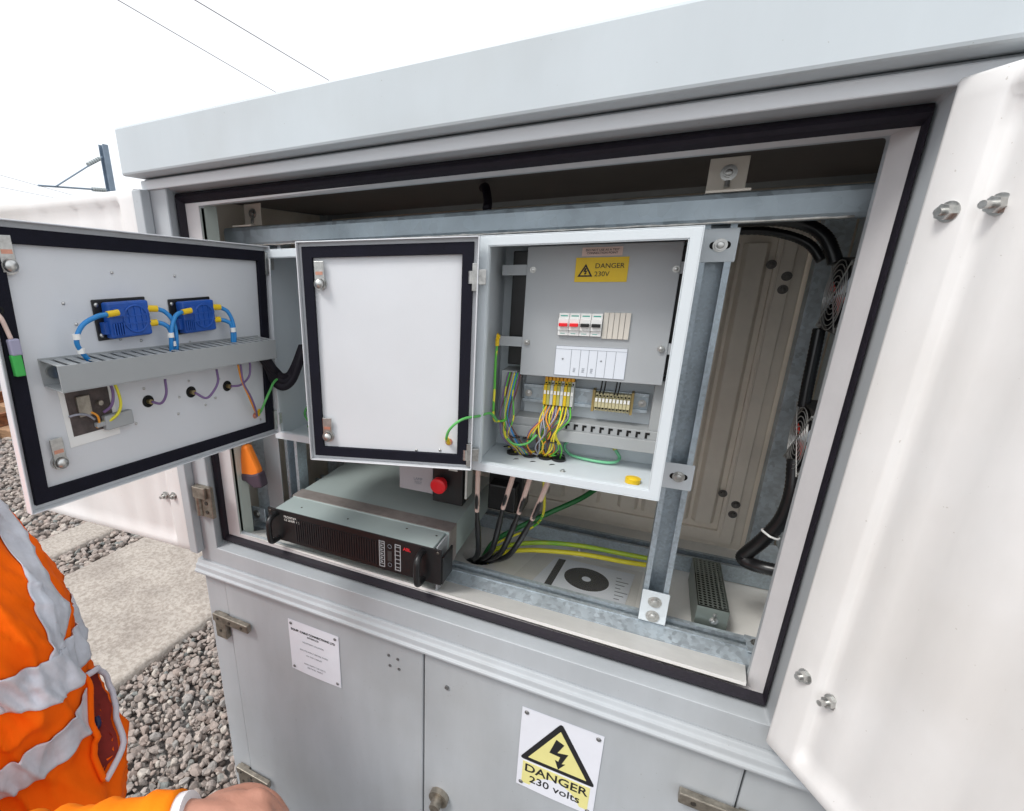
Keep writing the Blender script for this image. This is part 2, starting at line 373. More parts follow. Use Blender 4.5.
def slab(x0, x1, y0, y1, zt, name, label, smooth=.004):
    nx, ny = int((x1 - x0) / .02), int((y1 - y0) / .02); vs = []; fs = []
    from mathutils import noise
    for j in range(ny + 1):
        for i in range(nx + 1):
            e = (0 if i in (0, nx) else 1); y = y0 + (y1 - y0) * j / ny; x = x0 + (x1 - x0) * i / nx + .07 * y
            ed = min(i, nx - i)
            if i in (0, nx): x += noise.noise(V((0, y * 9, 3))) * .012
            h = noise.fractal(V((x * 6, y * 6, 0)), 1, 2, 4) * smooth * (1 if ed > 4 else .3)
            vs.append((x, y, zt + h - (.012 if ed == 0 else .002 if ed == 1 else 0)))
    for j in range(ny):
        for i in range(nx): a = j * (nx + 1) + i; fs.append((a, a + 1, a + nx + 2, a + nx + 1))
    b = len(vs)
    for j in range(ny + 1):
        for i in (0, nx): vs.append((vs[j * (nx + 1) + i][0], vs[j * (nx + 1) + i][1], GZ - .1))
    for j in range(ny):
        for s, i in ((0, 0), (1, nx)): a = j * (nx + 1) + i; fs.append((a, a + nx + 1, b + (j + 1) * 2 + s, b + j * 2 + s))
    mb = MB(); mb.add(vs, fs, True)
    o = build(mb, name, SLAB, loc=((x0 + x1) / 2, y0, GZ)); o['kind'] = 'structure'
    return o
slab(-3.412, -2.183, -1.2, 2.6, GZ + .03, 'path', None, .007)
slab(-4.09, -3.750, -.4, 3.4, GZ + .02, 'concrete_trough_path', None, .003)

# ------------------------------------------------------------------ railway track and catenary
RUST = mat('rusty_steel', (.24, .085, .03), .8, .2, bump=.5, bscale=60, var=.5, vscale=15)
TIMB = mat('tan_sleeper', (.38, .22, .12), .85, bump=.5, bscale=40, var=.4, vscale=8, stretch=(1, 6, 6))
tr = root('railway_track', 'rusty rails on tan sleepers beyond the ballast at far left', 'track', (-8.2, 0, GZ))
for k in range(22):
    y = -3 + k * .65
    build(MB().box(-9.5, -6.95, y, y + .26, GZ - .06, GZ + .09), 'sleeper', TIMB, tr, .01)
for x in (-7.5, -8.95):
    build(MB().prism([(x - .07, GZ + .092), (x + .07, GZ + .092), (x + .07, GZ + .105), (x + .012, GZ + .125), (x + .012, GZ + .205), (x + .036, GZ + .215), (x + .036, GZ + .25), (x - .036, GZ + .25), (x - .036, GZ + .215), (x - .012, GZ + .205), (x - .012, GZ + .125), (x - .07, GZ + .105)], -4, 12, 'y'), 'rail', RUST, tr)
STEELB = mat('weathered_mast_steel', (.27, .34, .42), .55, .3, var=.2, vscale=3)
def at(u, v, t):
    return CAMP + (RX * ((u - 386.556) / 497.4585) + RD * ((v - 431.28) / 497.4585) + RF) * t
mx, my = -22.4, 15.2
ms = root('catenary_mast', 'grey steel overhead line mast with a side arm above the open left door', 'mast', (mx, my, GZ))
mb = MB()
mb.box(mx - .15, mx - .13, my - .13, my + .13, GZ, 6.85).box(mx + .13, mx + .15, my - .13, my + .13, GZ, 6.85).box(mx - .13, mx + .13, my - .01, my + .01, GZ, 6.85)
build(mb, 'mast_column', STEELB, ms)
A = V((-21.93, 12.1, 4.82)); T1 = V((mx, my - .13, 6.35)); B1 = V((mx, my - .13, 5.02))
build(MB().cyl(T1, A + V((0, .35, .02)), .03, n=8), 'stay_tube', STEELB, ms)
build(MB().cyl(B1, A - (B1 - A) * .12, .035, n=8), 'bracket_tube', STEELB, ms)
for P0, P1 in ((T1, A), (B1, A)):
    a = P0 + (P1 - P0) * .07; b = P0 + (P1 - P0) * .27; i_ = MB()
    for k in range(6): c = a + (b - a) * (k / 5.0); i_.cyl(c - (b - a) * .06, c + (b - a) * .06, .085, n=12)
    build(i_, 'insulator', mat('insulator_grey', (.42, .46, .46), .4), ms)
WIRE = mat('overhead_wire', (.30, .26, .26), .5, .4)
for i, (p, q, r, lab) in enumerate((((-8.9084, 6.2822, 6), (-9.6689, 11.2217, 6), .007, 'dark overhead wire crossing the white sky, nearer the left edge'), ((-7.7779, 6.9459, 6), (-7.9906, 11.2202, 6), .008, 'dark overhead wire crossing the sky, nearer the cabinet lid'))):
    p = V(p); q = V(q); d = q - p; mb = MB().cyl(p - d * 1.5, p + d * 4, r, n=6)
    tagged(build(mb, 'overhead_wire', WIRE, loc=p), lab, 'wire', 'overhead wires above the cabinet')
for p, q, lab in (((-28.26, 13.77, 6), (-33.38, 21.46, 6), 'upper of two faint wires behind the mast arm at far left'), ((-32.07, 15.6, 6), (-33.5, 18.44, 6), 'lower of two faint wires behind the mast arm at far left')):
    p = V(p); q = V(q); d = q - p; mb = MB().cyl(p - d * 1, p + d * 4, .012, n=6)
    tagged(build(mb, 'overhead_wire', mat('pale_wire', (.5, .48, .48), .5), loc=p), lab, 'wire', 'faint distant wires')

# ------------------------------------------------------------------ the cabinet
cab = root('equipment_cabinet', 'tall pale grey trackside equipment cabinet with its upper double doors swung open', 'cabinet', (-.3, .3, GZ))
XL, XR, YB = -1.057, .47, .68
gi = (-.981, .247, .8435, 1.694)      # gasket inner
go_ = (-1.006, .254, .8195, 1.717)     # gasket outer
rim = (-.99, .258, .8170, 1.726)
hole = (-.940, .2219, .853, 1.687)
FZ = .80
b = MB()   # body shell
b.box(XL, XL + .02, -.02, YB, GZ, 1.74); b.box(XR - .02, XR, -.02, YB, GZ, 1.74); b.box(XL, XR, YB - .02, YB, GZ, .80)
b.box(XL, XR, YB - .02, YB, 1.62, 1.74); b.box(XL + .02, -.78, YB - .02, YB, .80, 1.62); b.box(.36, XR - .02, YB - .02, YB, .80, 1.62)
b.box(XL + .02, XR - .02, -.01, YB - .02, 1.725, 1.74)
build(b, 'body_shell', PAINT, cab, .003)
f = MB()   # front frame: face, slanted reveal and flange round the opening
def rect(r, y): return [(r[0], y, r[2]), (r[1], y, r[2]), (r[1], y, r[3]), (r[0], y, r[3])]
orr = (XL, XR, .766, 1.745)
def hrect(y, d=0):
    k = (.883 + .045) / .883
    r = [(hole[0] - d, y, hole[2] - d), (.2332 + d, .045 + y - .004, 1.55 + (hole[2] - 1.55) * k - d), (.2332 + d, .045 + y - .004, 1.55 + (hole[3] - 1.55) * k + d), (hole[0] - d, y, hole[3] + d)]
    return r
ls = [rect(orr, 0.02), rect(orr, -.04), rect(rim, -.04), rect(go_, 0.004), hrect(.004), hrect(.02)]
vs = [p for l in ls for p in l]; fs = []
for k in range(len(ls)):
    a0 = k * 4; b0 = ((k + 1) % len(ls)) * 4
    for i in range(4): fs.append((a0 + i, a0 + (i + 1) % 4, b0 + (i + 1) % 4, b0 + i))
f.add(vs, fs)
build(f, 'front_frame', PAINT, cab, .004)
# inner white flange and lips
l = MB(); oo = rect((gi[0] - .010, gi[1] + .006, gi[2] - .010, gi[3] + .010), .0015); ii = hrect(.0015); oo2 = [(a, y + .002, z) for a, y, z in oo]; ii2 = [(a, y + .002, z) for a, y, z in ii]
fs = []
for i in range(4):
    j = (i + 1) % 4; fs += [(i, j, 4 + j, 4 + i), (8 + i, 12 + i, 12 + j, 8 + j), (i, 8 + i, 8 + j, j), (4 + i, 4 + j, 12 + j, 12 + i)]
l.add(oo + ii + oo2 + ii2, fs)
l2 = MB(); l2.add([(hole[0], .0035, .8535), (hole[1] + .001, .0035, .8535), (hole[1] + .016, .097, .8185), (hole[0], .097, .8185), (hole[0], .0035, .846), (hole[1] + .001, .0035, .846), (hole[1] + .016, .097, .812), (hole[0], .097, .812)],
      [(0, 1, 2, 3), (7, 6, 5, 4), (0, 4, 5, 1), (1, 5, 6, 2), (2, 6, 7, 3), (3, 7, 4, 0)])
build(l2, 'sill', LIP, cab)
build(l, 'opening_flange', mat('flange_pale', (.60, .585, .59), .42, bump=.1, bscale=150, var=.08, vscale=10), cab)
l = MB().box(hole[0] - .004, hole[0], .004, .055, .80, 1.69)
build(l, 'return_lip', mat('lip_green_grey', (.50, .55, .50), .5), cab)
# gasket: rounded bulb ring
gk = MB()
prof = [(0, 0), (.25, -.7), (.5, -1), (.75, -.7), (1, 0)]
rings = []
for t, h in prof:
    r = tuple(gi[i] + (go_[i] - gi[i]) * t for i in range(4)); rings.append(rect(r, .0005 + h * .013))
vs = [p for l_ in rings for p in l_]; fs = []
for k in range(4):
    for i in range(4): fs.append((k * 4 + i, k * 4 + (i + 1) % 4, k * 4 + 4 + (i + 1) % 4, k * 4 + 4 + i))
gk.add(vs, fs, False)
build(gk, 'door_seal', RUB, cab)
# ledge under opening
lg = MB().prism([(0, .767), (-.046, .767), (-.05, .757), (-.056, .755), (-.058, .742), (-.064, .739), (-.064, .733), (-.048, .722), (0, .722)], XL - .012, XR, 'x')
build(lg, 'ledge', LIP if False else PAINT, cab, .002)
# lid
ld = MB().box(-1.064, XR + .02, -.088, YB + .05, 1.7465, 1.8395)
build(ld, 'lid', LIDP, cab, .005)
build(MB().box(XL - .002, XR, -.047, -.0395, 1.722, 1.7415), 'header_face', mat('lit_header_paint', (.74, .77, .80), .35, bump=.1, bscale=200, var=.05), cab, .002)  # front face of the frame header; its lit white is put into the colour
# lower front: pillars, plinth and doors
b = MB().box(XL, -.978, -.04, -.0, GZ, .7215).box(.2425, XR, -.04, -.0, GZ, .7215).box(-.978, .2425, -.036, -.0, GZ, GZ + .08).box(-.978, .2425, -.012, -.002, GZ + .08, .7215)
build(b, 'lower_frame', PAINT, cab, .003)
ldr = []
for x0, x1 in ((-.9745, -.3655), (-.3625, .2395)):
    o = build(MB().box(x0, x1, -.045, -.014, GZ + .085, .7195), 'lower_door', PAINT, cab, .004); ldr.append(o)
hm = MB()
for (x, y) in ((-.454, .675), (-.430, .673), (-.451, .646), (-.427, .645)): hm.cyl((x, -.0448, y), (x, -.047, y), .0035, n=12).cut()
build_each(hm, 'rivet', mat('dark_rivet', (.2, .2, .2), .4, .6), ldr[0])
build(MB().cyl((-.306, -.0448, .646), (-.306, -.049, .646), .005, n=14), 'rivet', mat('dark_rivet', (.2, .2, .2), .4, .6), ldr[1])
def hinge_low(xs, z, parent, flip=1):
    h = MB().box(xs - .045 if flip > 0 else xs - .088, xs + .088 if flip > 0 else xs + .045, -.066, -.050, z - .012, z + .012)
    h.box(xs - .045 if flip > 0 else xs + .005, xs - .005 if flip > 0 else xs + .045, -.060, -.0405, z - .072, z + .006)
    o = build(h, 'hinge', HINGE, parent, .002)
    s = MB()
    for dx in (-.025, .02, .065): s.cyl((xs + dx * flip, -.0655, z), (xs + dx * flip, -.0675, z), .0045, n=12).cut()
    s.cyl((xs - .025 * flip, -.0595, z - .045), (xs - .025 * flip, -.0615, z - .045), .0045, n=12).cut()
    build_each(s, 'screw', mat('screw_dark', (.10, .09, .08), .4, .8), o)
hinge_low(-.976, .597, ldr[0]); hinge_low(-.976, -.005, ldr[0]); hinge_low(.241, .618, ldr[1], -1); hinge_low(.241, 0.0, ldr[1], -1)
# swing handle boss on lower right door
h = MB().cyl((-.318, -.045, .30), (-.318, -.06, .30), .024, n=24).cyl((-.318, -.06, .30), (-.318, -.085, .30), .013, n=20).box(-.328, -.308, -.083, -.073, .18, .305)
build(h, 'handle', HINGE, ldr[1], .002)
# upper hinges on the left pillar
def hinge_up(z, parent):
    h = MB().box(-1.030, -.972, -.053, -.0405, z - .045, z + .045).box(-1.030, -.985, -.062, -.053, z + .012, z + .045).cyl((-1.018, -.054, z - .04), (-1.018, -.054, z + .012), .009, n=14)
    o = build(h, 'hinge', HINGE, parent, .002)
    s = MB()
    for dz in (-.028, -.002, .024): s.cyl((-.992, -.0525, z + dz), (-.992, -.055, z + dz), .0055, n=12).cut()
    build_each(s, 'screw', mat('screw_dark', (.10, .09, .08), .4, .8), o)
hinge_up(.962, cab); hinge_up(1.52, cab)
# interior: floor with cable hole, ceiling, walls
def plate_with_hole(mb, x0, x1, y0, y1, z, cx, cy, r, th=.004, n=32):
    top = []; 
    for k in range(n):
        t = 2 * math.pi * k / n; dx, dy = math.cos(t), math.sin(t)
        s = min((x1 - cx) / dx if dx > 1e-9 else 1e9, (x0 - cx) / dx if dx < -1e-9 else 1e9, (y1 - cy) / dy if dy > 1e-9 else 1e9, (y0 - cy) / dy if dy < -1e-9 else 1e9)
        top.append(((cx + dx * r, cy + dy * r, z), (cx + dx * s, cy + dy * s, z), (cx + dx * r, cy + dy * r, z - .03)))
    vs = [p for t in top for p in t]
    fs = []
    for k in range(n):
        j = (k + 1) % n; fs += [(3 * k, 3 * k + 1, 3 * j + 1, 3 * j), (3 * k, 3 * j, 3 * j + 2, 3 * k + 2)]
    mb.add(vs, fs)
    corners = [(x0, y0), (x1, y0), (x1, y1), (x0, y1)]
    for c in corners:   # fill corner triangles
        best = sorted(range(n), key=lambda k: (top[k][1][0] - c[0]) ** 2 + (top[k][1][1] - c[1]) ** 2)
        ang = math.atan2(c[1] - cy, c[0] - cx) % (2 * math.pi); k = int(ang / (2 * math.pi) * n) % n; j = (k + 1) % n
        mb.add([top[k][1], (c[0], c[1], z), top[j][1]], [(0, 1, 2)])
fl = MB(); plate_with_hole(fl, XL + .021, .40, .10, .60, FZ, -.336, .266, .043)
fl.box(.40, XR - .021, .10, .60, FZ - .004, FZ)
build(fl, 'floor_tray', mat('floor_cream', (.88, .87, .83), .5, bump=.15, bscale=60, var=.1, vscale=9), cab)
build(MB().box(-.45, -.2, .18, .36, .55, .56), 'duct_base', DARK, cab)
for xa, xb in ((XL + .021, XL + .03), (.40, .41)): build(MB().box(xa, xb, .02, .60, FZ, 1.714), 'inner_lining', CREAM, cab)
build(MB().box(XL + .03, .40, .02, .62, 1.715, 1.722), 'ceiling_lining', mat('shaded_cream_roof', (.17, .145, .14), .6, bump=.2, bscale=40, var=.2, vscale=6), cab)  # cream roof out of the light; its shade is painted as brown
# rear door seen from inside with moulded ribs
rd = MB(); yb = .60
def ribs(xs, z0, z1):
    for x in xs:
        rd.prism([(x - .012, yb), (x - .007, yb - .008), (x + .007, yb - .008), (x + .012, yb)], z0, z1, 'z')
rd.box(-.98, .285, yb, yb + .01, .74, 1.70)
rd.ring((-.93, .262, .815, 1.665), (-.885, .225, .850, 1.60), yb - .012, yb)
rd.box(.232, .236, yb - .016, yb - .012, .835, 1.62)
for x in (-.80, -.70, -.60, -.50, -.40, -.30, -.20, -.10, .0, .062, .128, .188):
    rd.prism([(x - .027, yb), (x - .018, yb - .014), (x + .018, yb - .014), (x + .027, yb)], .868, 1.585, 'z')
ro = build(rd, 'rear_door', CREAM, cab, .004)
s = MB()
for z in (.962, 1.537):
    for x, dz in ((.184, 0), (.220, 0), (.253, -.026), (.251, -.055)): s.bolt((x, yb - (.0001 if x < .2 else .0120), z + dz), (0, -1, 0), .006, .008)
build_each(s, 'bolt', mat('dull_bolt', (.16, .15, .14), .45, .7), ro)
build(MB().box(.2855, .40, YB - .06, YB - .055, .74, 1.70), 'rear_edge', CREAM, cab)

# upper outer doors
def outer_door(p0, d, n, mirror, name_lab):
    M = frameM(p0, d, n); W = .665; z0, z1 = .800, 1.726
    o = MB(M)
    # moulded tray: flat rim strip, rounded step, field panel
    def strip(prof, za, zb):  # prof list of (s,n)
        k = len(prof); vs = [(a, b_, za) for a, b_ in prof] + [(a, b_, zb) for a, b_ in prof]
        o.add(vs, [(i, i + 1, k + i + 1, k + i) for i in range(k - 1)], True)
    prof = [(0, -.034), (0, -.004), (.0015, -.001), (.005, 0), (.045, 0), (.049, -.001), (.052, -.006), (.057, -.0085), (.066, -.0080), (.078, -.004), (.10, -.0045), (.120, -.0085), (.135, -.004), (.19, -.0035), (.208, -.008), (.225, -.0035), (.30, -.003), (.32, -.006), (.345, -.003), (.55, -.003), (.62, -.006), (.63, 0), (W - .004, 0), (W, -.004), (W, -.034)]
    def zc(z, a): return z
    rows = [(z0, -.034), (z0, -.004), (z0 + .0015, -.001), (z0 + .005, 0)]
    # build as grid: rows over z with extra rim at top and bottom
    zr = [(z0, 'e'), (z0 + .001, 'r0'), (z0 + .004, 'r'), (z0 + .022, 'r'), (z0 + .03, 'p'), (z0 + .06, 'p'), ((z0 + z1) / 2, 'p'), (z1 - .06, 'p'), (z1 - .03, 'p'), (z1 - .022, 'r'), (z1 - .004, 'r'), (z1 - .001, 'r0'), (z1, 'e')]
    vs = []
    K = len(prof)
    for z, t in zr:
        for a, b_ in prof:
            if t == 'p': bb = b_
            elif t == 'r': bb = max(b_, 0) if .003 < a < W - .003 else b_
            elif t == 'r0': bb = -.002 if .003 < a < W - .003 else min(b_, -.003)
            else: bb = -.005 if .003 < a < W - .003 else min(b_, -.006)
            vs.append((a, bb, z))
    fs = [(r * K + i, r * K + i + 1, (r + 1) * K + i + 1, (r + 1) * K + i) for r in range(len(zr) - 1) for i in range(K - 1)]
    nb = len(vs)
    for z in (z0, z1):
        for a, b_ in prof: vs.append((a, -.034, z))
    R_ = (len(zr) - 1) * K
    fs += [(i, i + 1, nb + i + 1, nb + i) for i in range(K - 1)] + [(R_ + i, R_ + i + 1, nb + K + i + 1, nb + K + i) for i in range(K - 1)]
    fs += [(nb, nb + K - 1, nb + 2 * K - 1, nb + K)]
    o.add(vs, fs, True)
    ob = build(o, 'outer_door', GRP, cab, label=name_lab, weld=True)
    bo = MB(M)
    for z in (1.594, .965):
        for a, st_ in ((.031, .005), (.070, .010)):
            zz = z if a < .05 else (z + .003 if z > 1.2 else z - .008)
            bo.bolt((a, -.001 if a < .05 else -.0066, zz), (0, 1, 0), .0075, .0085, stud=st_, washer=1.45)
    build_each(bo, 'bolt', ZINC, ob)
    return ob
outer_door((.2486, -.06, 0), (.524, -.851, 0), (-.851, -.524, 0), True, 'white outer door swung out on the right, seen from inside')
od = outer_door((-1.071, -.062, 0), (-.998, -.06, 0), (.06, -.998, 0), False, 'white outer door folded back on the left')
build(MB().box(-1.069, -1.040, -.067, -.041, .80, 1.722), 'door_post', PAINT, od, .003)

# top brackets
for x in (.047, -.955):
    br = MB().box(x, x + .054, .163, .167, 1.652, 1.705).box(x - .002, x + .058, .118, .167, 1.6495, 1.6535)
    o = build(br, 'hanging_bracket', CREAM, cab, .001)
    build(MB().bolt((x + .028, .1628, 1.682), (0, -1, 0), .007, .006).cyl((x + .028, .16, 1.67), (x + .028, .158, 1.66), .004, n=10), 'bolt', ZINC, o)
build(MB().tube([(-.36, .25, 1.705), (-.345, .22, 1.70), (-.33, .19, 1.672), (-.325, .17, 1.655)], .009), 'cable_loop', RUB, cab)

# ------------------------------------------------------------------ mounting frame (strut)
fr = root('mounting_frame', 'galvanised steel strut frame bolted inside the open cabinet', 'frame', (-.35, .2, FZ))
def strut_v(x0, x1, y0, y1, z0, z1):   # C channel, slot facing -y
    m_ = MB(); t = .0025; w_ = x1 - x0
    m_.box(x0, x1, y1 - t, y1, z0, z1).box(x0, x0 + t, y0, y1 - t, z0, z1).box(x1 - t, x1, y0, y1 - t, z0, z1)
    m_.box(x0 + t, x0 + .0095, y0, y0 + t, z0, z1).box(x1 - .0095, x1 - t, y0, y0 + t, z0, z1)
    m_.box(x0 + .007, x0 + .0095, y0 + t, y0 + .009, z0, z1).box(x1 - .0095, x1 - .007, y0 + t, y0 + .009, z0, z1)
    return m_
def strut_h(x0, x1, y0, y1, z0, z1, lipb=True):
    m_ = MB(); t = .0025
    m_.box(x0, x1, y1 - t, y1, z0, z1).box(x0, x1, y0, y1 - t, z1 - t, z1).box(x0, x1, y0, y1 - t, z0, z0 + t)
    m_.box(x0, x1, y0, y0 + t, z1 - .0075, z1 - t).box(x0, x1, y0 + t, y0 + .009, z1 - .0075, z1 - .005)
    if lipb: m_.box(x0, x1, y0, y0 + t, z0 + t, z0 + .0075)
    return m_
# top rail: plain back of channel, weld bead along the bottom edge
tr_ = MB().prism([(.118, 1.606), (.116, 1.611), (.116, 1.640), (.1185, 1.6465), (.123, 1.6485), (.160, 1.6485), (.160, 1.604), (.120, 1.604)], -.985, .30, 'x')
o = build(tr_, 'top_rail', galv('weathered_rail', (.36, .42, .46), .45, 60, .6), fr)
wb = MB(); pts = [(-.985 + k * .02, .1185 + random.uniform(-.0006, .0006), 1.6055 + random.uniform(-.0006, .0006)) for k in range(62)]
wb.tube(pts, .0022, n=6, sub=2, rfun=lambda i, N: random.uniform(.6, 1.3)); build(wb, 'weld_bead', mat('bright_zinc_edge', (.75, .74, .70), .4, .6, var=.3, vscale=60), o)
build(strut_v(.0525, .0985, .140, .181, .831, 1.604), 'upright', GALVD, fr)
build(strut_v(-.872, -.829, .140, .181, .831, 1.604), 'upright', GALVD, fr)
def strut_up(x0, x1, y0, y1, z0, z1):   # channel with its slot facing up
    m_ = MB(); t = .0025
    m_.box(x0, x1, y0, y1, z0, z0 + t).box(x0, x1, y0, y0 + t, z0 + t, z1).box(x0, x1, y1 - t, y1, z0 + t, z1)
    m_.box(x0, x1, y0 + t, y0 + .0095, z1 - t, z1).box(x0, x1, y1 - .0095, y1 - t, z1 - t, z1)
    m_.box(x0, x1, y0 + .007, y0 + .0095, z1 - .009, z1 - t).box(x0, x1, y1 - .0095, y1 - .007, z1 - .009, z1 - t)
    return m_
build(strut_up(-.985, .335, .132, .173, .7905, .8305), 'bottom_rail', GALV, fr)
sh = MB().prism([(.1315, .829), (.099, .8200), (.097, .800), (.100, .800), (.102, .8170), (.1315, .826)], -1.02, .33, 'x')
build(sh, 'front_angle', GALV, fr)
build(strut_up(-.985, .335, .42, .461, .803, .8445), 'rear_rail', GALVD, fr)
build(MB().box(.286, .330, .52, .56, .803, 1.66).box(.2845, .334, .515, .519, .803, 1.66), 'rear_post', GALV, fr, .001)
build(MB().box(.300, .396, .4625, .466, .803, .90), 'side_plate', GALV, fr, .001)
build(MB().box(-.985, -.945, .50, .54, .803, 1.66), 'rear_post', GALV, fr, .001)
build(MB().box(-.932, -.878, .1215, .125, .845, 1.61), 'side_plate', PLATE, fr, .001)
build(MB().box(-.982, -.94, .13, .134, .845, 1.61), 'side_plate', GALV, fr, .001)
# foot bracket of the right upright
fb = MB().prism([(.1365, .905), (.1365, .850), (.134, .8335), (.1295, .8335), (.1325, .851), (.1325, .905)], .0515, .1015, 'x')
o = build(fb, 'foot_bracket', POWD, fr, .001)
build_each(MB().bolt((.0765, .1325, .882), (0, -1, 0), .0075, .005).bolt((.0765, .131, .848), (0, -1, .15), .0075, .005), 'bolt', ZINC, o)
for x in (-.965, .262):
    c = MB().box(x - .020, x + .022, .120, .172, .8312, .8345)
    if x < -.9: c = MB().box(x - .02, x + .03, .100, .104, .84, .885).box(x - .02, x + .03, .104, .138, .838, .842)
    o = build(c, 'corner_bracket', GALV, fr, .001)
    build(MB().bolt((x, .150, .8343), (0, 0, 1), .0075, .006) if x > -.9 else MB().bolt((x, .0998, .863), (0, -1, 0), .0075, .005), 'bolt', ZINC, o)

# ------------------------------------------------------------------ enclosures
def enclosure(rt, x0, x1, z0, z1, y0=-.03, y1=.138, lw=.016):
    t = .0016; mb = MB()
    mb.box(x0, x1, y1 - t, y1, z0, z1)
    for bx in ((x0, x0 + t, z0, z1), (x1 - t, x1, z0, z1)): mb.box(bx[0], bx[1], y0, y1 - t, bx[2], bx[3])
    mb.box(x0 + t, x1 - t, y0, y1 - t, z0, z0 + t).box(x0 + t, x1 - t, y0, y1 - t, z1 - t, z1)
    mb.ring((x0 + t, x1 - t, z0 + t, z1 - t), (x0 + lw, x1 - lw, z0 + lw, z1 - lw), y0, y0 + t)
    q = lw
    mb.ring((x0 + q, x1 - q, z0 + q, z1 - q), (x0 + q + t, x1 - q - t, z0 + q + t, z1 - q - t), y0 + .001, y0 + .012)
    return build(mb, 'housing', POWD, rt, .0012)
# right enclosure
re_ = root('distribution_enclosure', 'open grey steel enclosure on the right holding breakers, cover plate and terminal rail', 'enclosure', (-.115, .055, 1.177))
ex0, ex1, ez0, ez1 = -.274, .045, 1.177, 1.595
enclosure(re_, ex0, ex1, ez0, ez1)
for z in (1.572, 1.157 + .004):
    for sx in (1, -1):
        xa, xb = (ex1 - .03, .103) if sx > 0 else (-.335, ex0 + .03)
        t = MB().box(xa, xb, .1385, .141 - .0012, z - .026, z + .026)
        o = build(t, 'mounting_tab', POWD, re_, .001)
        xc = .079 if sx > 0 else -.305
        build(MB().cyl((xc - .009, .138, z), (xc - .009, .1383, z), .006, n=16).cyl((xc + .009, .138, z), (xc + .009, .1383, z), .006, n=16).box(xc - .009, xc + .009, .138, .1383, z - .006, z + .006), 'slot', DARK, o)
        build(MB().bolt((xc, .1378, z), (0, -1, 0), .0075, .006, washer=1.4), 'bolt', ZINC, o)
# cover plate with breakers
cp = MB(); a0, a1, c0, c1 = -.2135, .0255, 1.3495, 1.578; yp = .060
cp.box(a0, a1, yp, yp + .002, c0, c1).box(a0, a1, yp + .002, yp + .02, c0, c0 + .002)
o = build(cp, 'cover_plate', PLATE, re_, .001)
for (x, z) in ((-.202, 1.539), (.020, 1.537), (-.212 + .008, 1.411), (.016, 1.411)):
    build(MB().bolt((x, yp - .0004, z), (0, -1, 0), .0042, .004, washer=1.3), 'screw', ZINC, o)
st_ = MB()
for z in (1.539, 1.411):
    st_.box(-.258, a0 + .016, yp + .0022, yp + .004, z - .009, z + .009).cut().box(a1 - .01, ex1 - .003, yp + .0022, yp + .004, z - .009, z + .009).cut()
build_each(st_, 'support_strap', PLATE, re_)
lb = MB().box(-.131, -.049, yp - .0012, yp - .0002, 1.518, 1.5575); o2 = build(lb, 'warning_label', YELL, o)
def tri(mb, cx, cz, s, y, w_, dep=.0004):
    h = s * .866; A_ = [(cx - s / 2, cz - h / 3), (cx + s / 2, cz - h / 3), (cx, cz + h * 2 / 3)]
    k = 1 - w_; B_ = [(cx + (a - cx) * k, cz + (b_ - cz) * k) for a, b_ in A_]
    vs = [(a, y, b_) for a, b_ in A_] + [(a, y, b_) for a, b_ in B_] + [(a, y + dep, b_) for a, b_ in A_] + [(a, y + dep, b_) for a, b_ in B_]
    fs = []
    for i in range(3):
        j = (i + 1) % 3; fs += [(i, j, 3 + j, 3 + i), (6 + i, 9 + i, 9 + j, 6 + j), (i, 6 + i, 6 + j, j), (3 + i, 3 + j, 9 + j, 9 + i)]
    mb.add(vs, fs)
BOLT = [(.02, 1), (.30, .80), (.05, .42), (.42, .44), (.16, .12), (.34, .10), (-.06, -.12), (-.30, .26), (-.10, .18), (.06, .34), (-.40, .36), (-.05, .98)]
BOLTZ = [(-.05, .62), (.16, .50), (.02, .26), (.28, .30), (.10, -.05), (.22, -.03), (-.04, -.22), (-.14, .04), (-.03, .0), (.04, .14), (-.26, .14)]
lab = MB(); tri(lab, -.1145, 1.5335, .024, yp - .0018, .34)
lab.prism([(-.1145 + a * .012, 1.5325 + b_ * .014) for a, b_ in BOLTZ], yp - .0018, yp - .0014, 'y')
build(lab, 'hazard_symbol', TXT, o2)
text('DANGER', 'lettering', .0112, (-.1000, yp - .0016, 1.5435), (1, 0, 0), (0, 0, 1), TXT, o2, 'LEFT', .0002)
text('230V', 'lettering', .0112, (-.1000, yp - .0016, 1.5305), (1, 0, 0), (0, 0, 1), TXT, o2, 'LEFT', .0002)
o2 = build(MB().box(-.1225, -.060, yp - .0012, yp - .0002, 1.5595, 1.5735), 'small_label', TAGW, o)
text('DO NOT USE AS A TEST\nCONNECTION POINT', 'lettering', .0048, (-.091, yp - .0016, 1.5665), (1, 0, 0), (0, 0, 1), TXT, o2, 'CENTER', .0001)
# breakers
bk = ((-.150, -.132, 1), (-.132, -.114, 1), (-.114, -.096, 0), (-.096, -.078, 0))
for i, (x0, x1, r) in enumerate(bk):
    o2 = build(MB().box(x0 + .0003, x1 - .0003, yp - .007, yp + .001, 1.4275, 1.466).box(x0 + .0003, x1 - .0003, yp - .011, yp - .007, 1.437, 1.457), 'breaker', WHITE, o, .0006)
    build(MB().box(x0 + .002, x1 - .002, yp - .017, yp - .011, 1.444, 1.4495), 'lever', RED if r else BLK, o2, .0005)
    build(MB().box(x0 + .003, x1 - .003, yp - .0072, yp - .0070, 1.4605, 1.4625).box(x0 + .004, x1 - .006, yp - .0072, yp - .0070, 1.4305, 1.4315), 'print', mat('teal_print', (.05, .35, .28), .5), o2)
bl = MB()
for k in range(5): x = -.077 + k * .0085; bl.box(x, x + .0078, yp - .004, yp + .001, 1.424, 1.468)
build(bl, 'blanking_strip', mat('cream_blank', (.66, .62, .55), .5), o, .0005)
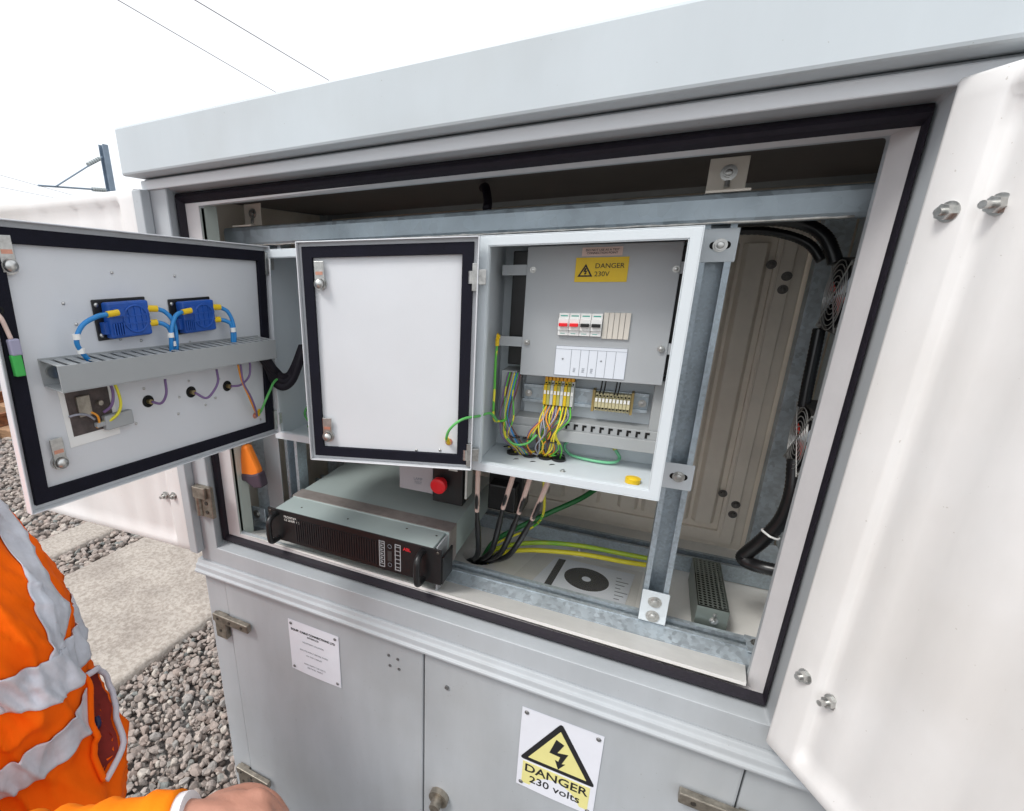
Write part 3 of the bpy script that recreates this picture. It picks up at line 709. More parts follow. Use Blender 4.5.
o2 = build(MB().box(-.1515, -.0335, yp - .0008, yp - .0001, 1.3545, 1.4085), 'circuit_chart', mat('chart_white', (.70, .74, .80), .5), o)
ln = MB()
for x in (-.124, -.1085, -.0945, -.0805, -.066, -.051): ln.box(x - .0003, x + .0003, yp - .0012, yp - .0008, 1.3545, 1.4025)
ln.box(-.1515, -.0335, yp - .0012, yp - .0008, 1.4022, 1.4026).ring((-.1515, -.0335, 1.3545, 1.4085), (-.1510, -.0340, 1.355, 1.408), yp - .0012, yp - .0008)
build(ln, 'ruling', TXTG, o2)
for i, x in enumerate((-.1165, -.1015, -.0875)): text('F0%d' % (i + 1), 'lettering', .006, (x, yp - .0012, 1.366), (0, 0, 1), (-1, 0, 0), TXTG, o2, 'CENTER', .0001)
for i, x in enumerate((-.138, -.0735)): text('+', 'lettering', .008, (x, yp - .0012, 1.384), (1, 0, 0), (0, 0, 1), TXT, o2, 'CENTER', .0001)
# back plate, duct and terminals
build(MB().box(-.215, .036, .126, .1285, 1.21, 1.36), 'back_plate', POWD, re_)
build(MB().box(-.243, .038, .078, .1355, 1.364, 1.572), 'dark_gap_block', BLK, re_, .002)  # black block added so the gap beside the cover plate looks dark
dk = MB().box(-.252, .036, .073, .1255, 1.222, 1.2445).box(-.252, .034, .081, .1255, 1.2445, 1.2605).box(-.252, -.222, .075, .1255, 1.2606, 1.352).box(.016, .036, .085, .1255, 1.2606, 1.352)
o = build(dk, 'cable_duct', DUCT, re_, .0008)
ho = MB()
for k in range(10): x = -.125 + k * .0152; ho.box(x, x + .0038, .0802, .0809, 1.2465, 1.2575).box(x + .0038, x + .0075, .0802, .0809, 1.2535, 1.2575)
build(ho, 'duct_slot', DARK, o)
o = build(MB().box(-.215, .010, .112, .119, 1.288, 1.320).box(-.215, .010, .106, .112, 1.286, 1.292).box(-.215, .010, .106, .112, 1.316, 1.322), 'din_rail', GALV, re_, .0006)
build_each(MB().bolt((.0, .1058, 1.304), (0, -1, 0), .004, .003).bolt((-.204, .1058, 1.304), (0, -1, 0), .004, .003), 'screw', ZINC, o)
def terminals(x0, n, w_, z0, z1, mt, name, tops=None):
    for k in range(n):
        x = x0 + k * w_
        o_ = build(MB().box(x + .0003, x + w_ - .0003, .092, .111, z0, z1).box(x + .0003, x + w_ - .0003, .085, .092, z0 + .008, z1 - .008), name, mt[k % len(mt)], re_, .0006)
        build(MB().box(x + .0012, x + w_ - .0012, .0838, .0850, (z0 + z1) / 2 + .002, (z0 + z1) / 2 + .009), 'marker', WHITE, o_)
        build(MB().cyl((x + w_ / 2, .0917, z0 + .005), (x + w_ / 2, .0905, z0 + .005), .0016, n=8).cyl((x + w_ / 2, .0917, z1 - .005), (x + w_ / 2, .0905, z1 - .005), .0016, n=8), 'screw', DARK, o_)
terminals(-.172, 9, .0062, 1.281, 1.336, [YELL, mat('term_olive', (.45, .42, .10), .5), mat('term_grey', (.5, .52, .5), .5)], 'terminal_block')
terminals(-.079, 10, .0060, 1.286, 1.320, [BEIGE], 'terminal_block')
for k in range(8):
    x = -.171 + k * .0068
    build(MB().box(x, x + .0058, .088, .104, 1.3365, 1.344), 'jumper', mat('orange_jumper', (.80, .38, .02), .45), re_, .001)
    build(MB().tube([(x + .003, .094, 1.343), (x + .004 + random.uniform(-.004, .004), .092, 1.352), (x + .002, .096, 1.366)], .0016, n=6), 'wire', [BLK, BRW, BLK, GRW][k % 4], re_)
for x in (-.072, -.066, -.047, -.042):
    build(MB().tube([(x, .092, 1.318), (x + .002, .09, 1.335), (x + .003, .094, 1.366)], .0013, n=6), 'wire', BLK, re_)
build(MB().box(-.0188, -.0143, .09, .111, 1.284, 1.325), 'end_stop', mat('end_stop_brown', (.30, .22, .08), .5), re_)
build(MB().box(-.0840, -.0795, .09, .111, 1.284, 1.325), 'end_stop', mat('end_stop_brown', (.30, .22, .08), .5), re_)
# wires from terminals down
cols = [YG, YELW, GRW, YG, PURW, ORW, BRW, YELW, YG, GRW, BRW, ORW, YG, GRW]
for k in range(22):
    x = -.170 + (k % 9) * .0062; x2 = -.175 + (k % 9) * .0055 + random.uniform(-.014, .010)
    yy = random.uniform(.045, .072)
    w_ = MB().tube([(x, .088, 1.288), (x + random.uniform(-.006, .006), yy + .006, 1.268), (x2 + random.uniform(-.010, .010), yy, 1.240), (x2 + random.uniform(-.012, .012), yy + .012, 1.208), (x2 - .008 + random.uniform(-.01, .01), .085, 1.1805)], .0015, n=6)
    build(w_, 'wire', cols[k % 14], re_)
for k in range(9):
    x = -.244 + k * .003
    w_ = MB().tube([(x + .006, .072, 1.35), (x, .066, 1.31), (x - .003 + random.uniform(-.008, .010), .056, 1.265), (x + random.uniform(-.004, .022), .055, 1.222), (x + .028, .07, 1.196), (x + .036, .08, 1.1805)], .0015, n=6)
    build(w_, 'wire', [PURW, YG, BRW, GRW, YELW, BWIRE, YG, PURW, BRW][k], re_)
for k in range(10):
    a = random.uniform(0, 6.28); x = -.235 + k * .0115; r = random.uniform(.006, .013)
    w_ = MB().tube([(x + r * math.cos(a + t * .8), .088 + .010 * math.sin(a + t * .8), 1.183 + .0012 * t + random.uniform(0, .003)) for t in range(7)], .0016, n=6, sub=4)
    build(w_, 'wire', [BLK, YG, ORW, BRW, YELW, GRW, BLK, ORW, YG, BLK][k], re_)
build(MB().tube([(-.236, .06, 1.225), (-.215, .05, 1.212), (-.19, .05, 1.216), (-.172, .055, 1.235)], .0024, n=6), 'wire', GWIRE, re_)
for x in (-.215, -.19, -.145): build(MB().tube([(x - .008, .058, 1.225), (x, .048, 1.226), (x + .010, .056, 1.225), (x + .001, .066, 1.224), (x - .008, .058, 1.225)], .0016, n=6), 'cable_tie', BLK, re_)
gl = MB()
for x in (-.222, -.190, -.158, -.132): gl.cyl((x, .085, 1.1788), (x, .085, 1.1835), .013, n=18).cut()
build_each(gl, 'cable_gland', BLK, re_)
# earth wire on the left wall, earth loop on the floor, yellow cap
build(MB().tube([(-.256, .045, 1.404), (-.256, .04, 1.38), (-.254, .035, 1.33), (-.252, .03, 1.27), (-.245, .04, 1.258), (-.232, .06, 1.262), (-.226, .075, 1.30), (-.228, .08, 1.345)], .0024, n=8), 'wire', YG, re_)
build(MB().cyl((-.256, .045, 1.404), (-.256, .045, 1.417), .0038, n=10).bolt((-.2565, .045, 1.42), (1, 0, 0), .0045, .004), 'lug', YEL, re_)
lo = MB().tube([(-.115, .12, 1.215), (-.128, .118, 1.20), (-.118, .112, 1.186), (-.095, .102, 1.184), (-.06, .096, 1.184), (-.034, .100, 1.185), (-.025, .115, 1.190), (-.034, .122, 1.203)], .003, n=8)
build(lo, 'wire', mat('pale_green_wire', (.18, .55, .30), .4), re_)
build(MB().cyl((-.034, .122, 1.203), (-.040, .126, 1.214), .0045, n=10), 'lug', mat('lug_olive', (.55, .50, .12), .4), re_)
build(MB().cyl((.003, .030, 1.1790), (.003, .030, 1.187), .0125, n=24).dome((.003, .030, 1.187), (0, 0, 1), .009, .002), 'blanking_cap', YEL, re_)
build_each(MB().bolt((-.115, .03, 1.1785), (0, 0, 1), .003, .003).bolt((-.245, .01, 1.1785), (0, 0, 1), .002, .002).bolt((-.252, -.005, 1.1785), (0, 0, 1), .002, .002), 'screw', ZINC, re_)
# doors
def pan_door(rt, M, L, z0, z1, gw, go__, lab=None):
    """s 0..L, n: inside face at 0, rim lip up to +.012, back at -.002"""
    lipn = .013
    mb = MB(M).box(0, L, -.0022, -.0002, z0, z1)
    mb.box(0, .002, -.0002, lipn, z0, z1).box(L - .002, L, -.0002, lipn, z0, z1).box(.002, L - .002, -.0002, lipn, z0, z0 + .002).box(.002, L - .002, -.0002, lipn, z1 - .002, z1)
    d = build(mb, 'door', DOORIN, rt, .0008, label=lab)
    g_ = MB(M).ring((go__, L - go__, z0 + go__, z1 - go__), (go__ + gw, L - go__ - gw, z0 + go__ + gw, z1 - go__ - gw), 0.0, .0075)
    build(g_, 'seal', FOAM, d, .001)
    return d
def cam_latch(M, s, z, dz, parent, big=1.0, up=1):
    lm = MB(M)
    lm.box(s - .009, s + .009, .006, .0085, z - .008, z + .038 * up if up > 0 else z + .008) if up > 0 else lm.box(s - .009, s + .009, .006, .0085, z - .038, z + .008)
    lm.cyl((s, 0, z), (s, .006, z), .0115, n=20).dome((s, .013, z), (0, 1, 0), .0085, .005)
    lm.bolt((s, .0085, z), (0, 1, 0), .0068, .006, washer=1.5)
    o_ = build(lm, 'latch', ZINC, parent, .0008)
    build(MB(M).box(s - .0065, s + .0065, .0086, .0092, z + .015, z + .0205), 'painted_reflection', COPP, o_)  # copper reflection on the latch, drawn as a small coloured strip
MM = frameM((-.2681, -.045, 0), (-.966, -.258, 0), (.258, -.966, 0))
dm = pan_door(re_, MM, .3165, 1.1865, 1.594, .019, .0085, 'closed-looking blank door panel folded over the left enclosure')
for s_, z_ in ((.277, 1.523), (.279, 1.236)):
    cam_latch(MM, s_, z_, 0, dm, up=1)
for z_ in (1.575 - .045, 1.235 - .02):
    hb = MB(MM).box(.0022, .010, -.001, .010, z_ - .022, z_ + .022).cyl((.012, .006, z_ - .010), (.012, .006, z_ + .010), .005, n=12)
    hb.box(-.012, .0, -.004, .006, z_ - .012, z_ + .012)
    build(hb, 'hinge', ZINC, dm, .0005)
build(MB(MM).bolt((.0435, .0, 1.2365), (0, 1, 0), .004, .004), 'lug', COPP, dm)
for s_, z_ in ((.105, 1.216), (.060, 1.219)): build(MB(MM).dome((s_, 0, z_), (0, 1, 0), .0028, .002), 'rivet', ZINC, dm)
p = MM @ V((.0435, .006, 1.2365))
build(MB().tube([p, p + V((.000, -.012, .012)), p + V((.010, -.02, .035)), p + V((.030, -.012, .053)), (-.262, -.032, 1.286), (-.25, .0, 1.284), (-.245, .03, 1.262)], .0025, n=8), 'wire', GWIRE, re_)
build(MB().cyl(p, p + V((.0, -.010, .012)), .0042, n=10), 'lug', YEL, re_)

# left enclosure with its equipped door
le = root('control_enclosure', 'left steel enclosure with its door opened towards the viewer carrying two blue sockets', 'enclosure', (-.52, .055, 1.172))
enclosure(le, -.752, -.290, 1.172, 1.588)
o = build(MB().box(-.71, -.60, .045, .09, 1.335, 1.365).box(-.71, -.60, .045, .047, 1.365, 1.372), 'cable_duct', DUCT, le, .001)
ML = frameM((-.7366, -.035, 0), (-.0601, -.9982, 0), (.9982, -.0601, 0))
MT = ML @ Matrix.Translation((0, 0, 1.39)) @ Matrix.Rotation(-.05, 4, 'Y') @ Matrix.Translation((0, 0, -1.39))
dl = pan_door(le, MT, .512, 1.194, 1.594, .020, .0095, 'equipped inner door with blue sockets and grey cable duct')
for z_ in (1.560, 1.225):
    hb = MB(MT).box(.0022, .012, -.001, .011, z_ - .022, z_ + .022).cyl((-.002, .008, z_ - .012), (-.002, .008, z_ + .012), .0055, n=12).box(-.016, .0, -.004, .008, z_ - .012, z_ + .012)
    build(hb, 'hinge', ZINC, dl, .0005)
cam_latch(ML, .470, 1.560, 0, dl); cam_latch(ML, .4655, 1.281, 0, dl)
def socket(s0, s1, z):
    h = .0275
    o_ = build(MB(ML).box(s0 - .008, s1 + .012, 0, .003, z - .030, z + .032), 'socket', BLK, dl, .004)
    bb = MB(ML).box(s0, s1, .003, .022, z - h, z + h)
    build(bb, 'socket_body', BLUE, dl, .0035)
    rg = MB(ML); cs = s0 + .026
    rg.tube([(cs + .0205 * math.cos(t * math.pi / 14), .0225, z + .0205 * math.sin(t * math.pi / 14)) for t in range(29)], .0017, n=6, sub=1, closed=True)
    rg.box(s0 + .002, s1 - .002, .022, .0236, z + .004, z + .006).box(s0 + .002, s1 - .002, .022, .0236, z - .008, z - .006)
    for k in range(3): rg.box(cs - .012 + k * .011, cs - .010 + k * .011, .022, .0236, z - .019, z + .019)
    for k in range(5): rg.box(s1 - .020 + k * .004, s1 - .0182 + k * .004, .022, .026, z - .022, z - .004)
    rg.box(s1 - .022, s1 - .006, .022, .028, z + .006, z + .018).box(s1, s1 + .006, .003, .016, z - .020, z - .002)
    build(rg, 'socket_ribs', BLUE, dl)
    sc_ = MB(ML)
    for zz in (z + .024, z - .022): sc_.dome((s1 + .006, .003, zz), (0, 1, 0), .0035, .002).cut()
    build_each(sc_, 'screw', ZINC, dl)
    fe = MB(ML).cyl((s1 - .010, .031, z + .0125), (s1 + .008, .031, z + .011), .0048, n=12).cut()
    fe.cyl((s0 + .004, .016, z + .014), (s0 - .016, .018, z + .012), .0055, n=12).cut().cyl((s0 + .004, .016, z - .010), (s0 - .012, .018, z - .010), .0055, n=12).cut()
    build_each(fe, 'ferrule', YEL, dl)
socket(.290, .359, 1.4785); socket(.158, .2273, 1.471)
def dw(pts, mt, r=.0035, name='wire'):
    build(MB(ML).tube(pts, r, n=8), name, mt, dl)
dw([(.366, .031, 1.4895), (.384, .033, 1.488), (.408, .035, 1.478), (.420, .034, 1.458), (.414, .03, 1.440), (.400, .025, 1.420)], BWIRE, .0037)
dw([(.236, .031, 1.482), (.250, .033, 1.478), (.262, .035, 1.462), (.267, .034, 1.44), (.267, .028, 1.41)], BWIRE, .0037)
dw([(.274, .018, 1.4905), (.262, .022, 1.484), (.254, .028, 1.468), (.255, .032, 1.44), (.258, .028, 1.41)], BWIRE, .0037)
dw([(.278, .018, 1.4685), (.268, .024, 1.464), (.262, .028, 1.452), (.263, .028, 1.41)], BWIRE, .0037)
dw([(.142, .018, 1.483), (.130, .024, 1.474), (.124, .028, 1.455), (.124, .030, 1.43), (.126, .026, 1.405)], BWIRE, .0037)
dw([(.146, .018, 1.461), (.134, .024, 1.456), (.128, .028, 1.446), (.129, .026, 1.405)], BWIRE, .0037)
for (s_, n_, z_) in ((.419, .0345, 1.463), (.415, .0305, 1.442), (.2665, .034, 1.447), (.262, .030, 1.432), (.127, .030, 1.44)):
    build(MB(ML).cyl((s_, n_, z_ - .004), (s_, n_, z_ + .004), .0052, n=12), 'wire_marker', WHITE, dl)
# slotted cable duct on door
d_ = MB(ML)
ductM = ML @ Matrix(((1, 0, 0, 0), (0, 1, 0, 0), (0.044, -.10, 1, 1.3755), (0, 0, 0, 1)))   # the duct climbs slightly towards the latch side
sl0, sl1 = .036, .461
db = MB(ductM).box(sl0, sl1, .0, .0015, 0, .040).box(sl0, sl1, .0015, .05, 0, .0015).box(sl0, sl1, .0485, .0502, 0.0015, .038)
k = 0; s_ = sl0
while s_ < sl1 - .004:
    db.box(s_, s_ + .0105, .0016, .0484, .0365, .038); s_ += .0172
o = build(db, 'cable_duct', DUCT, dl, .0005)
wf = MB(ductM)
for k in range(7):
    wf.tube([(sl0 + .02, .01 + k * .005, .012 + (k % 3) * .006), (.2, .012 + k * .0045, .010 + ((k + 1) % 3) * .006), (sl1 - .03, .01 + k * .005, .012 + (k % 2) * .006)], .0028, n=6)
build(wf, 'duct_wiring', BWIRE, dl)
build(MB(ductM).cyl((sl1 - .015, .002, .02), (sl1 - .015, .006, .02), .009, n=18), 'screw', ZINC, dl)
# holes with lamps and their wires
for (s_, z_, c) in ((.3065, 1.337, PURW), (.2184, 1.334, PURW), (.1327, 1.3275, PURW)):
    o = build(MB(ML).cyl((s_, -.0002, z_), (s_, .0012, z_), .0105, n=22), 'indicator_hole', DARK, dl)
    build(MB(ML).cyl((s_, .0012, z_), (s_, .010, z_), .0042, n=12), 'terminal', mat('brass', (.5, .4, .2), .35, .9), dl)
dw([(.306, .010, 1.337), (.297, .022, 1.334), (.290, .03, 1.350), (.288, .03, 1.375)], PURW, .0023)
dw([(.218, .010, 1.334), (.205, .024, 1.322), (.190, .03, 1.334), (.178, .03, 1.350), (.178, .03, 1.372)], PURW, .0023)
dw([(.132, .010, 1.3275), (.115, .02, 1.328), (.10, .03, 1.343), (.094, .03, 1.362), (.094, .03, 1.372)], PURW, .0023)
dw([(.125, .03, 1.372), (.120, .03, 1.34), (.105, .028, 1.305), (.088, .022, 1.272), (.068, .008, 1.252)], ORW, .002)
dw([(.122, .034, 1.372), (.118, .032, 1.335), (.10, .03, 1.30), (.085, .024, 1.268), (.068, .008, 1.248)], PURW, .002)
dw([(.066, .008, 1.25), (.066, .02, 1.262), (.06, .03, 1.285), (.045, .032, 1.305), (.03, .03, 1.318), (.0, .03, 1.33)], GWIRE, .0026)
build(MB(ML).cyl((.066, .008, 1.250), (.066, .016, 1.262), .0045, n=10), 'lug', YEL, dl)
build(MB(ML).bolt((.0666, .0, 1.248), (0, 1, 0), .004, .004), 'lug', COPP, dl)
for k, (s_, z_) in enumerate(((.329, 1.549), (.217, 1.541), (.41, 1.508), (.398, 1.477), (.353, 1.485), (.335, 1.417 + .03), (.300, 1.440), (.205, 1.425), (.245, 1.330), (.252, 1.300), (.19, 1.302), (.15, 1.345), (.22, 1.355), (.10, 1.228), (.052, 1.235), (.31, 1.36), (.165, 1.31), (.335, 1.305))):
    build(MB(ML).dome((s_, 0, z_), (0, 1, 0), .0026, .002, n=10), 'rivet', ZINC, dl)
# RJ style recess
o = build(MB(ML).box(.365, .445, 0, .0012, 1.296, 1.392), 'recess_bezel', WHITE, dl, .0005)
build(MB(ML).box(.372, .437, .0012, .002, 1.312, 1.380), 'recess', mat('brown_recess', (.11, .085, .08), .6, var=.5, vscale=60), dl)
bb = MB(ML).box(.345, .392, .0021, .014, 1.310, 1.334).box(.39, .405, .002, .012, 1.318, 1.326)
build(bb, 'relay_block', DUCT, dl, .002)
bb = MB(ML).box(.405, .425, .002, .008, 1.340, 1.372).cyl((.392, .002, 1.356), (.392, .012, 1.356), .004, n=12)
build(bb, 'terminal', HINGE, dl, .001)
dw([(.372, .02, 1.392), (.368, .022, 1.37), (.366, .02, 1.350), (.372, .018, 1.335), (.385, .012, 1.325), (.395, .008, 1.324)], YG, .0024)
dw([(.378, .02, 1.392), (.375, .02, 1.37), (.38, .018, 1.350), (.39, .01, 1.34)], PURW, .0024)
dw([(.44, .006, 1.345), (.43, .012, 1.347), (.415, .01, 1.342), (.405, .008, 1.332)], GRW, .0018)
dw([(.408, .006, 1.345), (.402, .012, 1.338), (.400, .01, 1.326), (.404, .008, 1.318)], ORW, .0018)
# latch-side hole with a hanging cable and green plug
build(MB(ML).tube([(.502 + .012 * math.cos(t * math.pi / 6), .006, 1.505 + .006 * math.sin(t * math.pi / 6)) for t in range(13)], .0025, n=6, sub=1, closed=True), 'cable_eye', DARK, dl)
dw([(.500, .004, 1.505), (.497, .012, 1.496), (.494, .012, 1.482), (.492, .013, 1.468)], TAGW, .003)
build(MB(ML).box(.484, .497, .008, .019, 1.446, 1.468), 'plug_cap', mat('mauve_grey', (.34, .33, .45), .5), dl, .002)
build(MB(ML).box(.486, .498, .008, .018, 1.418, 1.447), 'plug', GRNP, dl, .0015)
# black corrugated loop and wires inside
def corr(i, N): return 1.0 + (.09 if i % 2 else -.09)
for k, (off, r) in enumerate(((0, .010), (.012, .009), (.022, .008))):
    a_ = ML @ V((.045, .018 + off * .5, 1.372))
    build(MB().tube([a_, a_ + V((.004, .012, -.022)), (-.718 + off * .3, -.055, 1.318 + off), (-.704, -.045, 1.304 + off), (-.690 - off * .3, -.03, 1.316 + off * .5), (-.680 - off * .4, -.015, 1.350), (-.680 - off * .3, .01, 1.385)], r, n=12), 'cable_sleeve', RUB, le)
build(MB().tube([(-.66, .05, 1.195), (-.69, .03, 1.20), (-.715, .04, 1.22), (-.70, .06, 1.245), (-.66, .07, 1.24), (-.62, .06, 1.225), (-.58, .07, 1.22)], .0028), 'wire', GWIRE, le)
build(MB().tube([(-.70, .03, 1.19), (-.67, .02, 1.192), (-.63, .04, 1.20), (-.6, .06, 1.21)], .0028), 'wire', YG, le)
for (x, z) in ((-.70, 1.255), (-.695, 1.215)): build(MB().cyl((x, .06, z), (x, .045, z), .009, n=10).cyl((x, .045, z), (x, .04, z), .005, n=8), 'lug', YEL, le)

# ------------------------------------------------------------------ rack unit
ru = root('rack_unit', 'black faced rack mount unit with two handles lying on the cabinet sill', 'rack unit', (-.58, .15, .8765))
x0, x1 = -.822, -.341; z0, z1 = .878, .966
o = build(MB().box(x0, x1, -.006, -.002, z0, z1), 'front_panel', BLK, ru, .001)
fins = MB(); x = -.735
while x < -.50: fins.box(x, x + .0032, -.0085, -.0061, z0 + .010, z1 - .016); x += .0068
build(fins, 'grille', mat('grille_black', (.020, .020, .022), .3), o)
build(MB().box(-.80, -.362, -.0019, .072, z0 + .002, z1 - .0005), 'front_case', RACKG, ru, .001)
build(MB().box(-.80, -.354, .0722, .42, z0 - .0, z1 + .001), 'case', RACKG, ru, .001)
build(MB().box(-.803, -.351, .074, .118, z1 + .0012, z1 + .003).box(-.3535, -.3515, .074, .118, z0, z1 + .0012).box(-.803, -.8005, .074, .118, z0, z1 + .0012), 'clamp_strap', STRAP, ru)
build(MB().box(-.3595, -.3555, .010, .0715, z0 - .03, z1 - .004), 'mounting_ear', PLATE, ru, .001)
build(MB().box(-.343, -.3385, -.0015, .06, z0 + .001, z1 - .02), 'mounting_ear', BLK, ru, .001)
for xh in (-.795, -.385):
    h = MB().tube([(xh, -.006, z1 - .012), (xh, -.024, z1 - .014), (xh, -.036, z1 - .024), (xh, -.038, z1 - .045), (xh, -.038, z0 + .025), (xh, -.032, z0 + .008), (xh, -.006, z0 + .004)], .0075, n=12, sub=5)
    build(h, 'handle', BLK, ru)
s = MB()
for x in (-.74, -.6, -.45, -.375): s.dome((x, .05 if x > -.5 else .03, z1 - .0006), (0, 0, 1), .0028, .001).cut()
for x in (x0 + .008, x1 - .008): s.dome((x, -.006, z1 - .008), (0, -1, 0), .004, .002).cut()
build_each(s, 'screw', mat('screw_dark', (.10, .09, .08), .4, .8), ru)
text('TRACKSIDE\nUNIT SERIES', 'lettering', .0085, (-.770, -.0066, z1 - .022), (1, 0, 0), (0, 0, 1), TXTW, o, 'LEFT', .0002) if False else text('FRONTIER\nCS 2500RM/E', 'lettering', .0085, (-.770, -.0066, z1 - .020), (1, 0, 0), (0, 0, 1), TXTW, o, 'LEFT', .0002)
pn = MB().ring((-.4945, -.4795, z0 + .008, z1 - .012), (-.4925, -.4815, z0 + .010, z1 - .014), -.0068, -.0061).ring((-.4535, -.4385, z0 + .008, z1 - .012), (-.4515, -.4405, z0 + .010, z1 - .014), -.0068, -.0061)
for k in range(6):
    z = z0 + .016 + k * .0105; pn.box(-.4925, -.4815, -.0068, -.0061, z, z + .0014).box(-.4515, -.4405, -.0068, -.0061, z, z + .0014)
    pn.box(-.491, -.485, -.0068, -.0061, z + .004, z + .007)
build(pn, 'indicator_panel', mat('panel_print', (.36, .37, .38), .5), o)
for zc in (z1 - .022, z0 + .018): build(MB().tube([(-.4665 + .0048 * math.cos(t * math.pi / 8), -.0066, zc + .0048 * math.sin(t * math.pi / 8)) for t in range(17)], .0006, n=5, sub=1, closed=True), 'indicator_ring', TXTG, o)
build(MB().box(-.472, -.461, -.0072, -.0062, z0 + .028, z1 - .034), 'indicator_bar', mat('bar_dark', (.05, .05, .05), .4), o)
text('ABL', 'lettering', .0105, (-.423, -.0066, z1 - .019), (1, 0, 0), (0, 0, 1), TXTR, o, 'CENTER', .0002, bold=.0004)

# ------------------------------------------------------------------ emergency stop station below the enclosures
es = root('emergency_stop', 'red mushroom push button on a black box under the middle door', 'push button', (-.41, .17, 1.01))
build(MB().box(-.430, -.352, .155, .205, .995, 1.12), 'box', BLK, es, .003)
build(MB().cyl((-.405, .155, 1.050), (-.405, .140, 1.050), .013, n=20).cyl((-.405, .140, 1.050), (-.405, .128, 1.050), .0195, n=28).dome((-.405, .128, 1.050), (0, -1, 0), .0195, .004, n=28), 'button', RED, es)
o = build(MB().box(-.522, -.4305, .158, .161, 1.012, 1.13), 'plate', mat('grey_pink_plate', (.42, .40, .42), .5, bump=.1, bscale=400), es, .004)
text('LAMP\nTEST', 'lettering', .010, (-.470, .1575, 1.040), (1, 0, 0), (0, 0, 1), TXTG, o, 'CENTER', .0002)
build(MB().box(-.345, -.340, .15, .19, 1.02, 1.12).box(-.388, -.366, .1535, .155, 1.085, 1.10), 'clip', mat('pale_clip', (.6, .62, .58), .5), es)

# black junction parts behind the button
jb = MB().box(-.33, -.24, .30, .38, .93, 1.06).box(-.32, -.25, .26, .30, .95, 1.02)
tagged(build(jb, 'junction_box', BLK, None, .004, loc=(-.28, .34, .93)), 'dark junction box in shadow behind the white sleeved cables', 'junction box')
tagged(build(MB().box(-.70, -.60, .46, .52, .85, 1.10).box(-.58, -.54, .48, .53, .85, 1.15), 'junction_box', BLK, None, .004, loc=(-.64, .49, .85)), 'black box standing behind the rack unit on the left', 'junction box')

# ------------------------------------------------------------------ cables
def cable(name, pts, r, mt, lab, cat='cable', group=None, n=10, rfun=None, sub=6):
    return tagged(build(MB().tube(pts, r, n=n, sub=sub, rfun=rfun), name, mt, None, loc=pts[0]), lab, cat, group)
hx, hy = -.336, .266
gl = ((-.283, .045, 1.172, -.298, .10, 1.022), (-.205, .05, 1.172, -.240, .10, 1.042), (-.172, .05, 1.172, -.205, .10, 1.038), (-.135, .05, 1.172, -.176, .10, 1.030))
labs = ('leftmost of four black cables with pale sleeves entering the floor hole', 'second from left of four black cables with pale sleeves', 'third from left of four black cables with pale sleeves', 'rightmost of four black cables with pale sleeves')
ends = ((-.300, .10, 1.0), )
for k, (a, b_, c, d, e, ff) in enumerate(gl):
    rt = root('cable', labs[k], 'cable', (a, b_, c), 'black cables dropping from the right enclosure')
    A_ = V((a, b_, c)); B_ = V((d, e, ff)); D_ = V((hx - .012 + k * .010, hy - .012 + k * .006, .78))
    mid = B_.lerp(D_, .5) + V((.012, -.01, -.02))
    build(MB().tube([A_, A_.lerp(B_, .5), B_, mid, B_.lerp(D_, .85) + V((0, 0, -.01)), D_, D_ - V((0, 0, .05))], .0056, n=10, rfun=lambda i, N: .85 if i < N * .37 else 1.2), 'cable_sheath', BLK, rt)
    build(MB().cyl(A_.lerp(B_, .16), A_.lerp(B_, 1.0), .0052, n=12), 'marker_sleeve', TAGW, rt)
    build(MB().cyl(A_ + V((0, 0, .0045)), A_.lerp(B_, .12), .0095, n=12), 'gland', BLK, rt)
    pr = A_.lerp(B_, .30); pr2 = A_.lerp(B_, .8)
cable('cable', [(-.04, .42, 1.03), (-.10, .36, .985), (-.17, .32, .945), (-.24, .29, .90), (-.30, .275, .85), (-.33, .27, .79)], .0065, mat('deep_green_cable', (.02, .16, .04), .4), 'dark green cable curving up behind the enclosure from the floor hole')
cable('cable', [(.075, .30, .885), (.0, .30, .882), (-.08, .29, .885), (-.16, .275, .882), (-.23, .268, .865), (-.29, .266, .835), (-.32, .266, .79)], .0060, mat('yellow_green_cable', (.62, .60, .03), .4, col2=(.16, .42, .04), vscale=7), 'upper yellow and green earth cable running to the right upright')
cable('cable', [(.075, .29, .874), (.01, .285, .87), (-.07, .275, .872), (-.15, .262, .868), (-.22, .256, .855), (-.28, .256, .828), (-.31, .26, .79)], .0060, mat('yellow_cable', (.70, .62, .03), .4), 'lower yellow earth cable running to the right upright')
cable('cable', [(-.165, .10, 1.17), (-.163, .13, 1.10), (-.17, .2, 1.0), (-.2, .25, .93), (-.29, .27, .85), (-.33, .27, .79)], .003, YG, 'thin striped earth cable between the pale sleeved cables')

